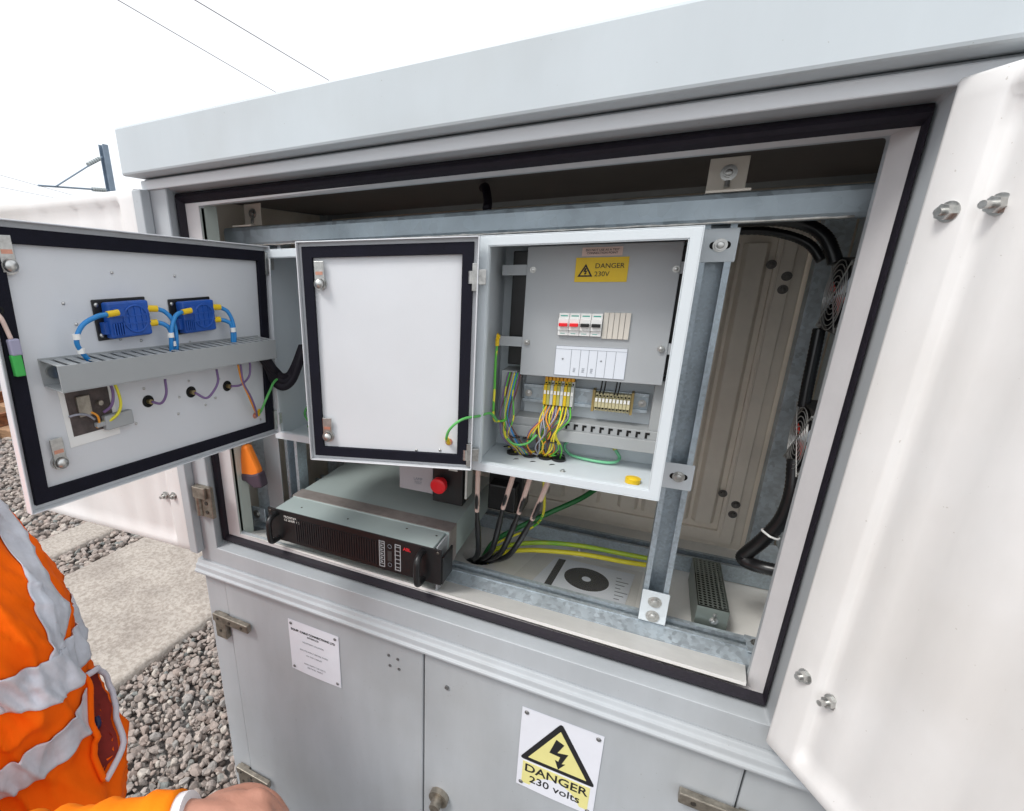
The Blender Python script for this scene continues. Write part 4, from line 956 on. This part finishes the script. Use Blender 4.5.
# hoses on the right
def corr2(i, N): return 1.0 if i % 2 else .93
hs1 = [(-.10, .30, 1.60), (.05, .29, 1.612), (.15, .28, 1.615), (.205, .275, 1.606), (.236, .265, 1.585), (.252, .255, 1.555), (.257, .25, 1.54)]
cable('conduit', hs1, .011, HOSE, 'black flexible conduit arching over the right upright to the upper fan', 'conduit', rfun=corr2, sub=14)
cable('conduit', [(-.10, .33, 1.588), (.05, .32, 1.599), (.14, .315, 1.600), (.19, .305, 1.590), (.225, .295, 1.572), (.245, .285, 1.545)], .008, HOSE, 'thinner black cable under the arching conduit at top right', 'conduit', rfun=corr2, sub=14)
cable('conduit', [(.262, .27, 1.43), (.262, .262, 1.38), (.262, .255, 1.33), (.263, .25, 1.29)], .010, HOSE, 'short black conduit linking the two fans', 'conduit', rfun=corr2, sub=14)
cable('conduit', [(.262, .215, 1.20), (.266, .20, 1.14), (.262, .205, 1.08), (.243, .215, 1.025), (.228, .225, .990), (.222, .225, .974), (.235, .215, .970), (.262, .2, .975), (.33, .19, .98)], .0135, HOSE, 'black corrugated conduit bending sharply below the lower fan', 'conduit', rfun=corr2, sub=16)
o = cable('cable_tie', [(.248, .19, 1.048), (.262, .195, 1.043), (.266, .215, 1.04), (.25, .225, 1.045), (.238, .21, 1.05), (.248, .19, 1.048)], .0022, WHITE, 'pale cable tie round the bent black conduit', 'cable tie', n=6)

# ------------------------------------------------------------------ fans
def fan(zc, lab):
    yc, xf = .215, .262
    rt = root('cooling_fan', lab, 'fan', (xf + .02, yc, zc), 'cooling fans on the right side')
    # square frame with round hole
    n = 40; R = .056; vs = []; fs = []
    for xx in (xf, xf + .025):
        for k in range(n):
            t = 2 * math.pi * k / n; c, s_ = math.cos(t), math.sin(t); q = .0595 / max(abs(c), abs(s_))
            vs += [(xx, yc + c * R, zc + s_ * R), (xx, yc + c * q, zc + s_ * q)]
    for k in range(n):
        j = (k + 1) % n; fs += [(2 * k, 2 * k + 1, 2 * j + 1, 2 * j), (2 * n + 2 * k, 2 * n + 2 * j, 2 * n + 2 * j + 1, 2 * n + 2 * k + 1), (2 * k, 2 * j, 2 * n + 2 * j, 2 * n + 2 * k), (2 * k + 1, 2 * n + 2 * k + 1, 2 * n + 2 * j + 1, 2 * j + 1)]
    build(MB().add(vs, fs), 'frame', BLK, rt)
    build(MB().cyl((xf + .004, yc, zc), (xf + .022, yc, zc), .020, n=24), 'hub', BLK, rt)
    build(MB().cyl((xf + .0035, yc, zc), (xf + .004, yc, zc), .016, n=24), 'hub_label', mat('hub_red', (.45, .03, .02), .4), rt)
    lbv = MB().add([(xf + .003, yc, zc), (xf + .003, yc - .046, zc + .024), (xf + .003, yc - .05, zc + .004)], [(0, 1, 2)]).add([(xf + .003, yc, zc), (xf + .003, yc + .046, zc - .024), (xf + .003, yc + .046, zc - .002)], [(0, 1, 2)])
    bl_ = MB()
    for k in range(7):
        t = 2 * math.pi * k / 7; vs = []
        for r_, da, xx0, xx1 in ((.02, .3, .006, .02), (.053, .42, .005, .021)):
            vs += [(xf + xx0, yc + r_ * math.cos(t), zc + r_ * math.sin(t)), (xf + xx1, yc + r_ * math.cos(t + da), zc + r_ * math.sin(t + da))]
        bl_.add(vs, [(0, 1, 3, 2)])
    build(bl_, 'blades', BLK, rt)
    gd = MB()
    for r_ in (.013, .022, .031, .040, .049, .056):
        gd.tube([(xf - .005, yc + r_ * math.cos(t * math.pi / 18), zc + r_ * math.sin(t * math.pi / 18)) for t in range(37)], .0009, n=5, sub=1, closed=True)
    for sg in (1, -1): gd.cyl((xf - .006, yc - .055, zc - .055 * sg), (xf - .006, yc + .055, zc + .055 * sg), .0011, n=6)
    build(gd, 'guard', mat('guard_wire', (.42, .42, .41), .4, .7), rt)
    s_ = MB()
    for a in (1, -1):
        for b_ in (1, -1): s_.bolt((xf - .001, yc + a * .052, zc + b_ * .052), (-1, 0, 0), .004, .004)
    build_each(s_, 'screw', ZINC, rt)
    build(MB().cyl((xf - .0065, yc, zc), (xf - .0055, yc, zc), .004, n=12), 'guard_hub', ZINC, rt)
    pw = MB(); 
    vs = [(xf - .0015, yc, zc)]; 
    pw.add([(xf - .0012, yc - .002, zc), (xf - .0012, yc - .047, zc + .030), (xf - .0012, yc - .047, zc + .008), (xf - .0004, yc - .002, zc), (xf - .0004, yc - .047, zc + .030), (xf - .0004, yc - .047, zc + .008)], [(0, 1, 2), (3, 5, 4), (0, 3, 4, 1), (1, 4, 5, 2), (2, 5, 3, 0)])
    pw.add([(xf - .0012, yc + .002, zc), (xf - .0012, yc + .047, zc - .030), (xf - .0012, yc + .047, zc - .008), (xf - .0004, yc + .002, zc), (xf - .0004, yc + .047, zc - .030), (xf - .0004, yc + .047, zc - .008)], [(0, 1, 2), (3, 5, 4), (0, 3, 4, 1), (1, 4, 5, 2), (2, 5, 3, 0)])
    build(pw, 'label', mat('pale_blue_label', (.82, .90, 1.0), .4), rt)
    pw = MB()
    pw.add([(xf - .0012, yc + .003, zc + .003), (xf - .0012, yc + .043, zc + .006), (xf - .0012, yc + .036, zc + .020), (xf - .0004, yc + .003, zc + .003), (xf - .0004, yc + .043, zc + .006), (xf - .0004, yc + .036, zc + .020)], [(0, 1, 2), (3, 5, 4), (0, 3, 4, 1), (1, 4, 5, 2), (2, 5, 3, 0)])
    pw.add([(xf - .0012, yc - .003, zc - .003), (xf - .0012, yc - .046, zc - .000), (xf - .0012, yc - .030, zc - .030), (xf - .0004, yc - .003, zc - .003), (xf - .0004, yc - .046, zc - .0), (xf - .0004, yc - .030, zc - .030)], [(0, 1, 2), (3, 5, 4), (0, 3, 4, 1), (1, 4, 5, 2), (2, 5, 3, 0)])
    build(pw, 'label', REDL, rt)
fan(1.490, 'black cooling fan with a wire guard, the upper of the two on the right')
fan(1.240, 'black cooling fan with a wire guard, the lower of the two on the right')
tagged(build(MB().box(.288, .294, .13, .31, .98, 1.62), 'fan_panel', GALVD, None, .001, loc=(.29, .22, .98)), 'dark metal panel behind the two fans', 'panel')

# ------------------------------------------------------------------ resistor box, document bag
rb = root('perforated_heater', 'small galvanised box with a perforated top standing right of the upright', 'heater', (.19, .28, FZ))
rx0, rx1, ry0, ry1, rz0, rz1 = .157, .214, .185, .385, .802, .866
mb = MB().box(rx0, rx1, ry0, ry0 + .0012, rz0, rz1).box(rx0, rx1, ry1 - .0012, ry1, rz0, rz1).box(rx0, rx0 + .0012, ry0 + .0012, ry1 - .0012, rz0, rz1).box(rx1 - .0012, rx1, ry0 + .0012, ry1 - .0012, rz0, rz1)
nx, ny = 6, 20; cw, ch = (rx1 - rx0 - .006) / nx, (ry1 - ry0 - .01) / ny; vs = []; 
for i in range(nx):
    for j in range(ny):
        cx, cy = rx0 + .003 + (i + .5) * cw, ry0 + .005 + (j + .5) * ch; n = 8; top = []
        for k in range(n):
            t = 2 * math.pi * (k + .5) / n; c, s_ = math.cos(t), math.sin(t); q = 1 / max(abs(c), abs(s_))
            top += [(cx + c * .0032, cy + s_ * .0034, rz1), (cx + c * q * cw / 2, cy + s_ * q * ch / 2, rz1)]
        mb.add(top, [(2 * k, 2 * k + 1, 2 * ((k + 1) % n) + 1, 2 * ((k + 1) % n)) for k in range(n)])
        # square up the octagon corners
        for a, b_ in ((1, 1), (1, -1), (-1, 1), (-1, -1)):
            mb.add([(cx + a * cw / 2, cy + b_ * ch / 2, rz1), (cx + a * cw / 2, cy + b_ * ch / 2 * .414, rz1), (cx + a * cw / 2 * .414, cy + b_ * ch / 2, rz1)], [(0, 1, 2)])
build(mb, 'perforated_case', PERF, rb)
build(MB().box(rx0 + .006, rx1 - .006, ry0 + .01, ry1 - .01, rz0 + .002, rz0 + .03), 'element', DARK, rb)
build_each(MB().bolt((.190, ry0 - .0005, .838), (0, -1, 0), .005, .005).bolt((.190, ry0 - .0005, .852), (0, -1, 0), .0025, .002), 'bolt', ZINC, rb)
dbg = root('document_bag', 'clear plastic bag holding a leaflet printed with a dark disc on the cabinet floor', 'bag', (-.08, .28, FZ))
build(MB().prism([(-.232, .215), (-.190, .368), (.058, .375), (.045, .205), (-.20, .195)], FZ + .0015, FZ + .0022, 'z'), 'leaflet', PAPER, dbg) if False else None
bagm = MB()
def hz(x, y): return FZ + .0062 + .003 * math.sin(x * 38 + y * 21) * math.sin(y * 33)
vs = []; fs = []
c00, c10, c11, c01 = V((-.235, .205)), V((.045, .200)), V((.058, .372)), V((-.195, .366))
N_ = 24
for j in range(N_ + 1):
    for i in range(N_ + 1):
        u, v_ = i / N_, j / N_; p = (c00.lerp(c10, u)).lerp(c01.lerp(c11, u), v_); e = min(u, 1 - u, v_, 1 - v_) * 12
        vs.append((p.x, p.y, FZ + .001 + (hz(p.x, p.y) - FZ - .001) * min(1, e)))
for j in range(N_):
    for i in range(N_): a = j * (N_ + 1) + i; fs.append((a, a + 1, a + N_ + 2, a + N_ + 1))
bagm.add(vs, fs, True); build(bagm, 'clear_bag', BAG, dbg)
lf = build(MB().prism([(-.185, .213), (-.150, .350), (.040, .352), (.025, .213)], FZ + .0008, FZ + .0018, 'z'), 'leaflet', PAPER, dbg)
dm_ = MB(); n = 48; dm_.prism([(-.066 + .052 * math.cos(2 * math.pi * k / n), .278 + .049 * math.sin(2 * math.pi * k / n)) for k in range(n)], FZ + .0019, FZ + .0022, 'z')
build(dm_, 'disc', DISC, dbg)
build(MB().prism([(-.066 + .0105 * math.cos(2 * math.pi * k / 24), .278 + .0105 * math.sin(2 * math.pi * k / 24)) for k in range(24)], FZ + .0023, FZ + .0026, 'z'), 'disc_centre', PAPER, dbg)
build(MB().prism([(-.156, .214), (-.139, .214), (-.124, .345), (-.142, .343)], FZ + .0019, FZ + .0022, 'z'), 'printed_bar', DISC, dbg)
for k in range(7): 
    y = .225 + k * .015
    build(MB().box(.0, .012 + .008 * ((k * 7) % 3), y, y + .003, FZ + .0019, FZ + .0021), 'print', TXTG, dbg)
tagged(build(MB().prism([(-.112, .372), (-.084, .376), (-.087, .396), (-.110, .392)], FZ + .001, FZ + .004, 'z').cyl((-.098, .384, FZ + .004), (-.098, .384, FZ + .020), .0035, n=10).box(-.108, -.090, .382, .386, FZ + .004, FZ + .012), 'adhesive_clip', WHITE, None, .001, loc=(-.098, .384, FZ)), 'tiny clear adhesive cable clip behind the leaflet bag', 'clip')
pc = MB(); z_ = [(-.93, .060, 1.105), (-.915, .045, 1.105)]
pc.prism([(-.952, 1.012), (-.935, 1.104), (-.914, 1.106), (-.884, 1.040), (-.882, 1.018), (-.905, 1.012)], .035, .060, 'y')
pb = root('hanging_pouch', 'small orange pouch with a dark lower end hanging at the left of the opening', 'pouch', (-.918, .05, 1.06))
build(pc, 'pouch_body', PERS, pb, .008)
build(MB().prism([(-.955, 1.000), (-.951, 1.022), (-.905, 1.026), (-.880, 1.034), (-.872, .992), (-.90, .985), (-.93, 1.0)], .032, .063, 'y'), 'pouch_end', mat('dark_mauve_bag', (.07, .05, .07), .4), pb, .006)
build(MB().tube([(-.925, .05, 1.10), (-.926, .05, 1.16), (-.93, .052, 1.20)], .002), 'cord', BLK, pb)

# ------------------------------------------------------------------ signs on the lower doors
sg = root('danger_sign', 'square white sign with a yellow lightning triangle reading DANGER 230 volts', 'sign', (-.0605, -.046, .565))
Y = -.0455
def sheet_sign(rt, x0, x1, z0, z1, mt, curl):
    vs = []; fs = []; N = 10
    for yy in (0, .0012):
        for j in range(N + 1):
            for i in range(N + 1):
                u, v_ = i / N, j / N; vs.append((x0 + (x1 - x0) * u, Y - .0015 + yy - curl * math.sin(math.pi * u) * (1 - v_) ** 3, z0 + (z1 - z0) * v_))
    for l_ in (0, 1):
        for j in range(N):
            for i in range(N): a = l_ * (N + 1) ** 2 + j * (N + 1) + i; fs.append((a, a + 1, a + N + 2, a + N + 1))
    return build(MB().add(vs, fs, True), 'sign_plate', mt, rt)
sheet_sign(sg, -.1385, .0200, .4555, .6730, SIGNW, .002)
build(MB().box(-.1275, .0085, Y - .0024, Y - .0018, .4665, .5290), 'yellow_panel', PALEY, sg)
cx, cz, S_ = -.0590, .5790, .1600
h = S_ * .866
def rtri(mb, cx, cz, s, ya, yb, r):
    pts = []; hh = s * .866
    V3 = [(cx - s / 2, cz - hh / 3), (cx + s / 2, cz - hh / 3), (cx, cz + 2 * hh / 3)]
    for k in range(3):
        A_, B_, C_ = V(V3[k - 1]), V(V3[k]), V(V3[(k + 1) % 3])
        d0 = (A_ - B_).normalized() * r; d1 = (C_ - B_).normalized() * r
        for t in (0, .25, .5, .75, 1): pts.append(tuple(B_ + d0 * (1 - t) ** 2 + d1 * t ** 2))
    mb.prism(pts, ya, yb, 'y')
t_ = MB(); rtri(t_, cx, cz, .153, Y - .0026, Y - .0018, .010); build(t_, 'triangle_border', TXT, sg)
t_ = MB(); rtri(t_, cx, cz - .0005, .117, Y - .0032, Y - .0027, .001); build(t_, 'triangle_fill', PALEY, sg)
BB = [(-.10, .98), (.20, .80), (-.02, .50), (.30, .56), (.08, .12), (.24, .18), (.02, -.16), (-.10, .14), (-.02, .12), (.06, .36), (-.30, .36)]
BB = [(-.115, 1.0), (.165, .90), (-.035, .52), (.330, .60), (.145, .16), (.270, .20), (.050, -.10), (-.085, .22), (.030, .20), (.075, .40), (-.300, .42)]
build(MB().prism([(cx + .000 + a * .058, cz - .027 + b_ * .070) for a, b_ in BB], Y - .0037, Y - .0033, 'y'), 'lightning_flash', TXT, sg)
text('DANGER', 'lettering', .0300, (-.0595, Y - .0028, .5125), (1, 0, 0), (0, 0, 1), TXT, sg, 'CENTER', .0002, sx=1.06, bold=.0004)
text('230 volts', 'lettering', .0270, (-.0595, Y - .0028, .4840), (1, 0, 0), (0, 0, 1), TXT, sg, 'CENTER', .0002, sx=1.04, bold=.0003)
s = MB()
for x, z in ((-.1285, .6625), (.0105, .6625), (-.1285, .4665), (.0095, .4645)): s.dome((x, Y - .0024, z), (0, -1, 0), .0048, .0025).cut()
build_each(s, 'rivet', mat('dark_rivet', (.2, .2, .2), .4, .6), sg)
pl = root('maker_plate', 'square white plate of small faded lettering on the lower left door', 'plate', (-.675, -.046, .592))
sheet_sign(pl, -.754, -.5955, .5115, .6735, SIGNW, .002)
s = MB()
for x, z in ((-.745, .663), (-.606, .663), (-.745, .522), (-.606, .522)): s.dome((x, Y - .0024, z), (0, -1, 0), .0042, .0025).cut()
build_each(s, 'rivet', mat('dark_rivet', (.2, .2, .2), .4, .6), pl)
text('EQUIP. CABLE CONNECTIONS LTD', 'lettering', .0088, (-.676, Y - .0022, .6450), (1, 0, 0), (0, 0, 1), TXT, pl, 'CENTER', .0002, bold=.0002)
text('INTERFACE', 'lettering', .0072, (-.676, Y - .0022, .6345), (1, 0, 0), (0, 0, 1), TXT, pl, 'CENTER', .0002)
for z, s_ in ((.6150, 'EQUIPMENT LOCATION'), (.5880, 'ISOLATE SUPPLY BEFORE WORK'), (.5740, 'ON THIS CABINET'), (.5450, 'MAIN SUPPLY 230 VOLTS'), (.5350, 'SEE PANEL INSIDE')):
    text(s_, 'lettering', .0062, (-.676, Y - .0030, z), (1, 0, 0), (0, 0, 1), TXTG, pl, 'CENTER', .0001)

# ------------------------------------------------------------------ person in hi-vis jacket at the left, facing the cabinet
from mathutils import noise as NZ
ps = root('person', 'person in an orange hi-vis jacket with silver bands reaching past the lower left door', 'person', (-1.0, -.66, GZ))
FWD = V((.27, .96, 0)).normalized(); SIDE = V((.96, -.27, 0)).normalized()      # SIDE = the person's right, towards the viewer
sil = [(.30, -.880, -.545), (.40, -.872, -.535), (.543, -.846, -.519), (.609, -.837, -.501), (.702, -.820, -.481), (.766, -.831, -.475), (.829, -.863, -.480), (.891, -.882, -.479), (.937, -.881, -.473), (1.008, -.896, -.478), (1.089, -.928, -.489), (1.163, -.982, -.502), (1.22, -1.02, -.52), (1.27, -1.05, -.56), (1.30, -1.06, -.60)]
bdep = [.155, .155, .155, .155, .158, .150, .142, .138, .138, .138, .138, .135, .12, .085, .055]
awid = [.215, .215, .213, .210, .208, .204, .200, .200, .205, .210, .213, .210, .175, .10, .06]
def samp(z, k):
    for i in range(len(sil) - 1):
        if sil[i][0] <= z <= sil[i + 1][0] or i == len(sil) - 2:
            t = min(1, max(0, (z - sil[i][0]) / (sil[i + 1][0] - sil[i][0])))
            if z < sil[0][0]: i, t = 0, 0
            t = t * t * (3 - 2 * t) * .5 + t * .5
            if k == 0: return V((sil[i][1], sil[i][2], 0)).lerp(V((sil[i + 1][1], sil[i + 1][2], 0)), t)
            L_ = bdep if k == 1 else awid
            return L_[i] + (L_[i + 1] - L_[i]) * t
def jsurf(th, z, off=0):
    """th = 0 towards the viewer (person's right), pi/2 front"""
    b_, a_ = samp(z, 1), samp(z, 2); c = samp(z, 0) - FWD * b_
    ct, st_0 = math.cos(th), math.sin(th)
    fold = .016 * NZ.noise(V((ct * 1.5, st_0 * 1.5, z * 8))) + .007 * math.sin(z * 40 + ct * 4 + 3 * NZ.noise(V((ct, st_0, z * 4)))) + .010 * (1 - abs(NZ.noise(V((ct * 2 + 7, st_0 * 2, z * 9 + st_0 * 4))) * 2.2)) ** 3 * (1 if z < 1.2 else .2) - .004 + .004 * NZ.noise(V((ct * 4, st_0 * 4, z * 22)))
    cr = NZ.noise(V((ct * 2.2 + z * 2.0, st_0 * 2.2, z * 6.5 + ct * 3))); fold += .011 * max(0, 1 - abs(cr) * 7) - .002
    cr = NZ.noise(V((ct * 3.6 - z * 5.0, st_0 * 3.6 + 9, z * 11 - ct * 4))); fold += .006 * max(0, 1 - abs(cr) * 6)
    fold *= .45 + .55 * abs(math.cos(th))
    p = c + SIDE * ((a_ + fold + off) * math.cos(th)) + FWD * ((b_ + fold + off) * math.sin(th))
    return V((p.x, p.y, z))
NT, NZ_ = 190, 200
vs = []; fs = []
for j in range(NZ_ + 1):
    z = .30 + (1.30 - .30) * j / NZ_
    for k in range(NT): vs.append(jsurf(2 * math.pi * k / NT, z))
for j in range(NZ_):
    for k in range(NT):
        zz = .30 + (j + .5) / NZ_; tt = 2 * math.pi * (k + .5) / NT; t = (.905 - zz) / .130
        if 0 < t < 1:
            u = (tt - (.92 - .34 * t)) / (.44 * max(.02, math.sin(math.pi * t)) ** .7)
            if .03 < u < .97: continue
        a = j * NT + k; b_ = j * NT + (k + 1) % NT; fs.append((a, b_, b_ + NT, a + NT))
jk = build(MB().add(vs, fs, True), 'jacket', ORNG, ps)
def band(zf, th0, th1, width, name, mt, off=.003, parent=jk, n=40, m_=14):
    n *= 3
    vs = []; fs = []
    for i in range(n + 1):
        th = th0 + (th1 - th0) * i / n
        for k in range(m_ + 1): vs.append(jsurf(th, zf(th) + width * (k / m_ - .5), off))
    for i in range(n):
        for k in range(m_): a = i * (m_ + 1) + k; fs.append((a, a + 1, a + m_ + 2, a + m_ + 1))
    o_ = build(MB().add(vs, fs, True), name, mt, parent); sm_ = o_.modifiers.new('thick', 'SOLIDIFY'); sm_.thickness = .0015
    return o_
band(lambda t: .998 - .045 * math.sin(t) - .012 * math.sin(2 * t), 0, 2 * math.pi, .068, 'reflective_band', REFL, n=80)
band(lambda t: .868, -.4, .84, .052, 'reflective_band', REFL, n=30)
band(lambda t: .868, 1.9, 2 * math.pi - .4, .052, 'reflective_band', REFL, n=60)
def brace(th, z0, z1, hw=.20):
    vs = []; fs = []; n = 90
    for i in range(n + 1):
        z = z0 + (z1 - z0) * i / n; t0 = (.72 + (z - 1.0) * 3.2 if th < 1.5 else th) + .03 * math.sin(i * .13)
        for k in range(13): vs.append(jsurf(t0 + hw * (k / 12 - .5) * 2, z, .0036))
    for i in range(n):
        for k in range(12): a = i * 13 + k; fs.append((a, a + 1, a + 14, a + 13))
    o_ = build(MB().add(vs, fs, True), 'reflective_brace', REFL, jk); sm_ = o_.modifiers.new('thick', 'SOLIDIFY'); sm_.thickness = .0015
brace(1.02, .99, 1.22); brace(2.5, .99, 1.22, .13); brace(4.1, 1.03, 1.24, .13)
# side pocket, gaping open
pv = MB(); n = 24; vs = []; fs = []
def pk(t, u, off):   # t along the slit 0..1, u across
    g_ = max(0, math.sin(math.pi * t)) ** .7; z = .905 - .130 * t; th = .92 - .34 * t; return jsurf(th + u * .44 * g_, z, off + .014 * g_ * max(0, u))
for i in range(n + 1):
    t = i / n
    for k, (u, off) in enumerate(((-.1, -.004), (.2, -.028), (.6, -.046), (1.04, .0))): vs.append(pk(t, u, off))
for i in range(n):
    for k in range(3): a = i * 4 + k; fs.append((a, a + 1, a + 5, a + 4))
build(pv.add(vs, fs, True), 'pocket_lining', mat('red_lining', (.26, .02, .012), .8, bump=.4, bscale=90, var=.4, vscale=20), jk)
build(MB().tube([pk(i / 16, 1.0, .010) for i in range(17)], .0050, n=10, sub=2), 'pocket_piping', mat('white_piping', (.62, .60, .66), .5, bump=.3, bscale=120), jk)
build(MB().tube([pk(i / 16, -.12, .008) for i in range(17)], .005, n=8, sub=2), 'pocket_edge', ORNG, jk)
pc_ = MB(); c = pk(.68, .42, -.034)
for k in range(9): q = c + V((random.uniform(-.008, .008), random.uniform(-.016, .01), random.uniform(-.026, .024))); pc_.tube([q, q + V((.004, .012, .010)), q + V((-.004, .016, .020))], .0055, n=8)
build(pc_, 'pocket_contents', mat('dark_blue_cloth', (.02, .03, .12), .5, var=.8, vscale=80), jk)
# body: one continuous surface
def chain(mb, pts, rs, n=20):
    mb.tube(pts, 1.0, n=n, sub=5, rfun=lambda i, N: _lerp(rs, i / (N - 1)))
    for e, q in ((0, 1), (-1, -2)):
        p0 = V(pts[e]); d = (p0 - V(pts[q])).normalized(); mb.dome(p0 - d * rs[e] * .02, d, rs[e] * .99, rs[e] * .8, n=n)
        mb.cyl(p0 - d * rs[e] * .3, p0 + d * .0001, rs[e] * .98, n=n)
def _lerp(L_, t):
    x = t * (len(L_) - 1); i = min(int(x), len(L_) - 2); return L_[i] + (L_[i + 1] - L_[i]) * (x - i)
bo = MB(); up = V((0, 0, 1))
ctr = lambda z: samp(z, 0) - FWD * samp(z, 1) + up * z
hip = ctr(.45); chest = ctr(1.05); neck = V((-1.09, -.655, 1.30)); head = V((-1.105, -.63, 1.445))
chain(bo, [hip, ctr(.7), chest, ctr(1.13)], [.125, .105, .100, .085])
chain(bo, [ctr(1.15), neck, V((-1.10, -.645, 1.36))], [.09, .06, .055])
hm_ = Matrix.Translation(head)
for k in range(1):
    vs, fs = ico(3); bo.add([head + SIDE * v.x * .076 + FWD * v.y * .098 + up * v.z * .122 for v in vs], fs, True)
    bo.add([head + FWD * .060 - up * .052 + SIDE * v.x * .052 + FWD * v.y * .045 + up * v.z * .062 for v in vs], fs, True)
    bo.add([head + FWD * .100 - up * .012 + SIDE * v.x * .012 + FWD * v.y * .020 + up * v.z * .026 for v in vs], fs, True)
    for s_ in (1, -1): bo.add([head + SIDE * s_ * .078 - up * .008 + SIDE * v.x * .012 + FWD * v.y * .020 + up * v.z * .032 for v in vs], fs, True)
    bo.add([head + FWD * .098 - up * .060 + SIDE * v.x * .024 + FWD * v.y * .008 + up * v.z * .010 for v in vs], fs, True)
for s_ in (1, -1):
    h0 = hip + SIDE * s_ * .095; kn = V((h0.x, h0.y, .02)) + FWD * .02; an = V((h0.x, h0.y, GZ + .09)) - FWD * .01
    chain(bo, [h0, h0.lerp(kn, .5), kn, kn.lerp(an, .45) - FWD * .01, an], [.095, .078, .060, .055, .042])
    chain(bo, [an - FWD * .02 - up * .035, an + FWD * .08 - up * .055, an + FWD * .16 - up * .06], [.042, .040, .028])
SH = ctr(1.17) + SIDE * .165; EL = V((-.690, -.830, .850)); WR = V((-.396, -.637, .940))
SH0 = SH - SIDE * .03 - up * .03
chain(bo, [SH0, SH.lerp(EL, .5), EL, EL.lerp(WR, .5), WR], [.060, .050, .042, .040, .027])
SHl = ctr(1.17) - SIDE * .165; ELl = SHl - up * .27 - FWD * .03; WRl = ELl - up * .24 + FWD * .01
chain(bo, [SHl + SIDE * .03 - up * .03, SHl.lerp(ELl, .5), ELl, ELl.lerp(WRl, .5), WRl], [.060, .050, .042, .038, .027])
# hands: palm, four fingers and a thumb
def hand(W, d, nrm, lat, curl):
    """W wrist, d towards fingers, nrm back of the hand, lat towards the thumb side"""
    d = d.normalized(); lat = (lat - d * lat.dot(d)).normalized(); nrm = (nrm - d * nrm.dot(d) - lat * nrm.dot(lat)).normalized()
    vs, fs = ico(3)
    bo.add([W + d * .045 + d * v.x * .052 + lat * v.y * .041 + nrm * v.z * .019 for v in vs], fs, True)
    bo.add([W + d * .025 + lat * .022 - nrm * .008 + d * v.x * .032 + lat * v.y * .022 + nrm * v.z * .018 for v in vs], fs, True)
    chain(bo, [W - d * .02, W + d * .01, W + d * .04], [.027, .026, .024])
    for k, (o_, l_) in enumerate(((.030, .92), (.010, 1.0), (-.010, .95), (-.029, .76))):
        b0 = W + d * (.078 - abs(o_ - .005) * .25) + lat * o_ + nrm * .004; pts = [b0]; a = .25; p = b0
        for seg in (.042, .027, .020):
            a += curl; p = p + (d * math.cos(a) - nrm * math.sin(a)) * seg * l_; pts.append(p)
        chain(bo, [W + d * .05 + lat * o_ * .8, *pts], [.0110, .0105, .0095, .0085, .0075], n=12)
    t0 = W + d * .018 + lat * .030 - nrm * .006
    chain(bo, [t0, t0 + d * .030 + lat * .020 - nrm * .012, t0 + d * .055 + lat * .020 - nrm * .024, t0 + d * .073 + lat * .010 - nrm * .034], [.014, .0125, .0110, .0090], n=12)
hand(WR, V((.82, .38, .06)), V((0, -.10, 1)), V((-.45, .88, 0)), .85)
hand(WRl, -up, -SIDE, FWD, .35)
body = build(bo, 'body', SKIN, ps)
rm = body.modifiers.new('remesh', 'REMESH'); rm.mode = 'VOXEL'; rm.voxel_size = .0042; rm.use_smooth_shade = True
sm2 = body.modifiers.new('smooth', 'SMOOTH'); sm2.factor = .5; sm2.iterations = 4
def sleeve(pts, rs, name, seed, parent=jk):
    P = [V(p) for p in pts]; mb = MB()
    def rf(i, N):
        t = i / (N - 1); return _lerp(rs, t) * (1 + .05 * math.sin(i * 1.1 + seed) + .035 * math.sin(i * 2.3 + seed * 2))
    mb.tube(P, 1.0, n=28, sub=12, rfun=rf)
    return build(mb, name, mat('sleeve_orange', (1.0, .24, .006), .85, bump=1.0, bscale=34, detail=9, var=.08, vscale=6, spec=.15), parent)
sleeve([SH - SIDE * .03, SH.lerp(EL, .45), EL, EL.lerp(WR, .35) + V((0, 0, .004)), EL.lerp(WR, .62) + V((0, 0, .002)), WR - (WR - EL).normalized() * .012], [.082, .072, .066, .060, .052, .040], 'sleeve', 1.0)
sleeve([SHl + SIDE * .03, SHl.lerp(ELl, .5), ELl, ELl.lerp(WRl, .5), WRl - (WRl - ELl).normalized() * .02], [.085, .072, .064, .056, .046], 'sleeve', 2.0)
dW = (WR - EL).normalized()
build(MB().cyl(WR - dW * .014, WR - dW * .0005, .0365, .0355, n=32), 'cuff', mat('white_cuff', (.78, .78, .80), .5), ps)
vs, fs = ico(3)
build(MB().add([head + up * .028 - FWD * .014 + SIDE * v.x * .084 + FWD * v.y * .100 + up * v.z * .108 for v in vs if True], fs, True), 'hair', HAIR, ps)
for s_ in (1, -1): build(MB().add([head + FWD * .090 + up * .004 + SIDE * s_ * .030 + v * .0115 for v in vs], fs, True), 'eye', WHITE, ps)
for s_ in (1, -1):
    h0 = hip + SIDE * s_ * .095; kn = V((h0.x, h0.y, .02)) + FWD * .02; an = V((h0.x, h0.y, GZ + .09)) - FWD * .01
    tb = MB(); chain(tb, [h0 + up * .06, h0.lerp(kn, .5), kn, kn.lerp(an, .6), an + up * .02], [.118, .100, .082, .074, .068]); build(tb, 'trouser_leg', TROU, ps)
    tb = MB(); chain(tb, [an + up * .05, an - up * .01, an - up * .04 + FWD * .03], [.056, .055, .050]); chain(tb, [an - FWD * .03 - up * .042, an + FWD * .08 - up * .046, an + FWD * .175 - up * .050], [.047, .047, .036]); build(tb, 'boot', BOOT, ps)
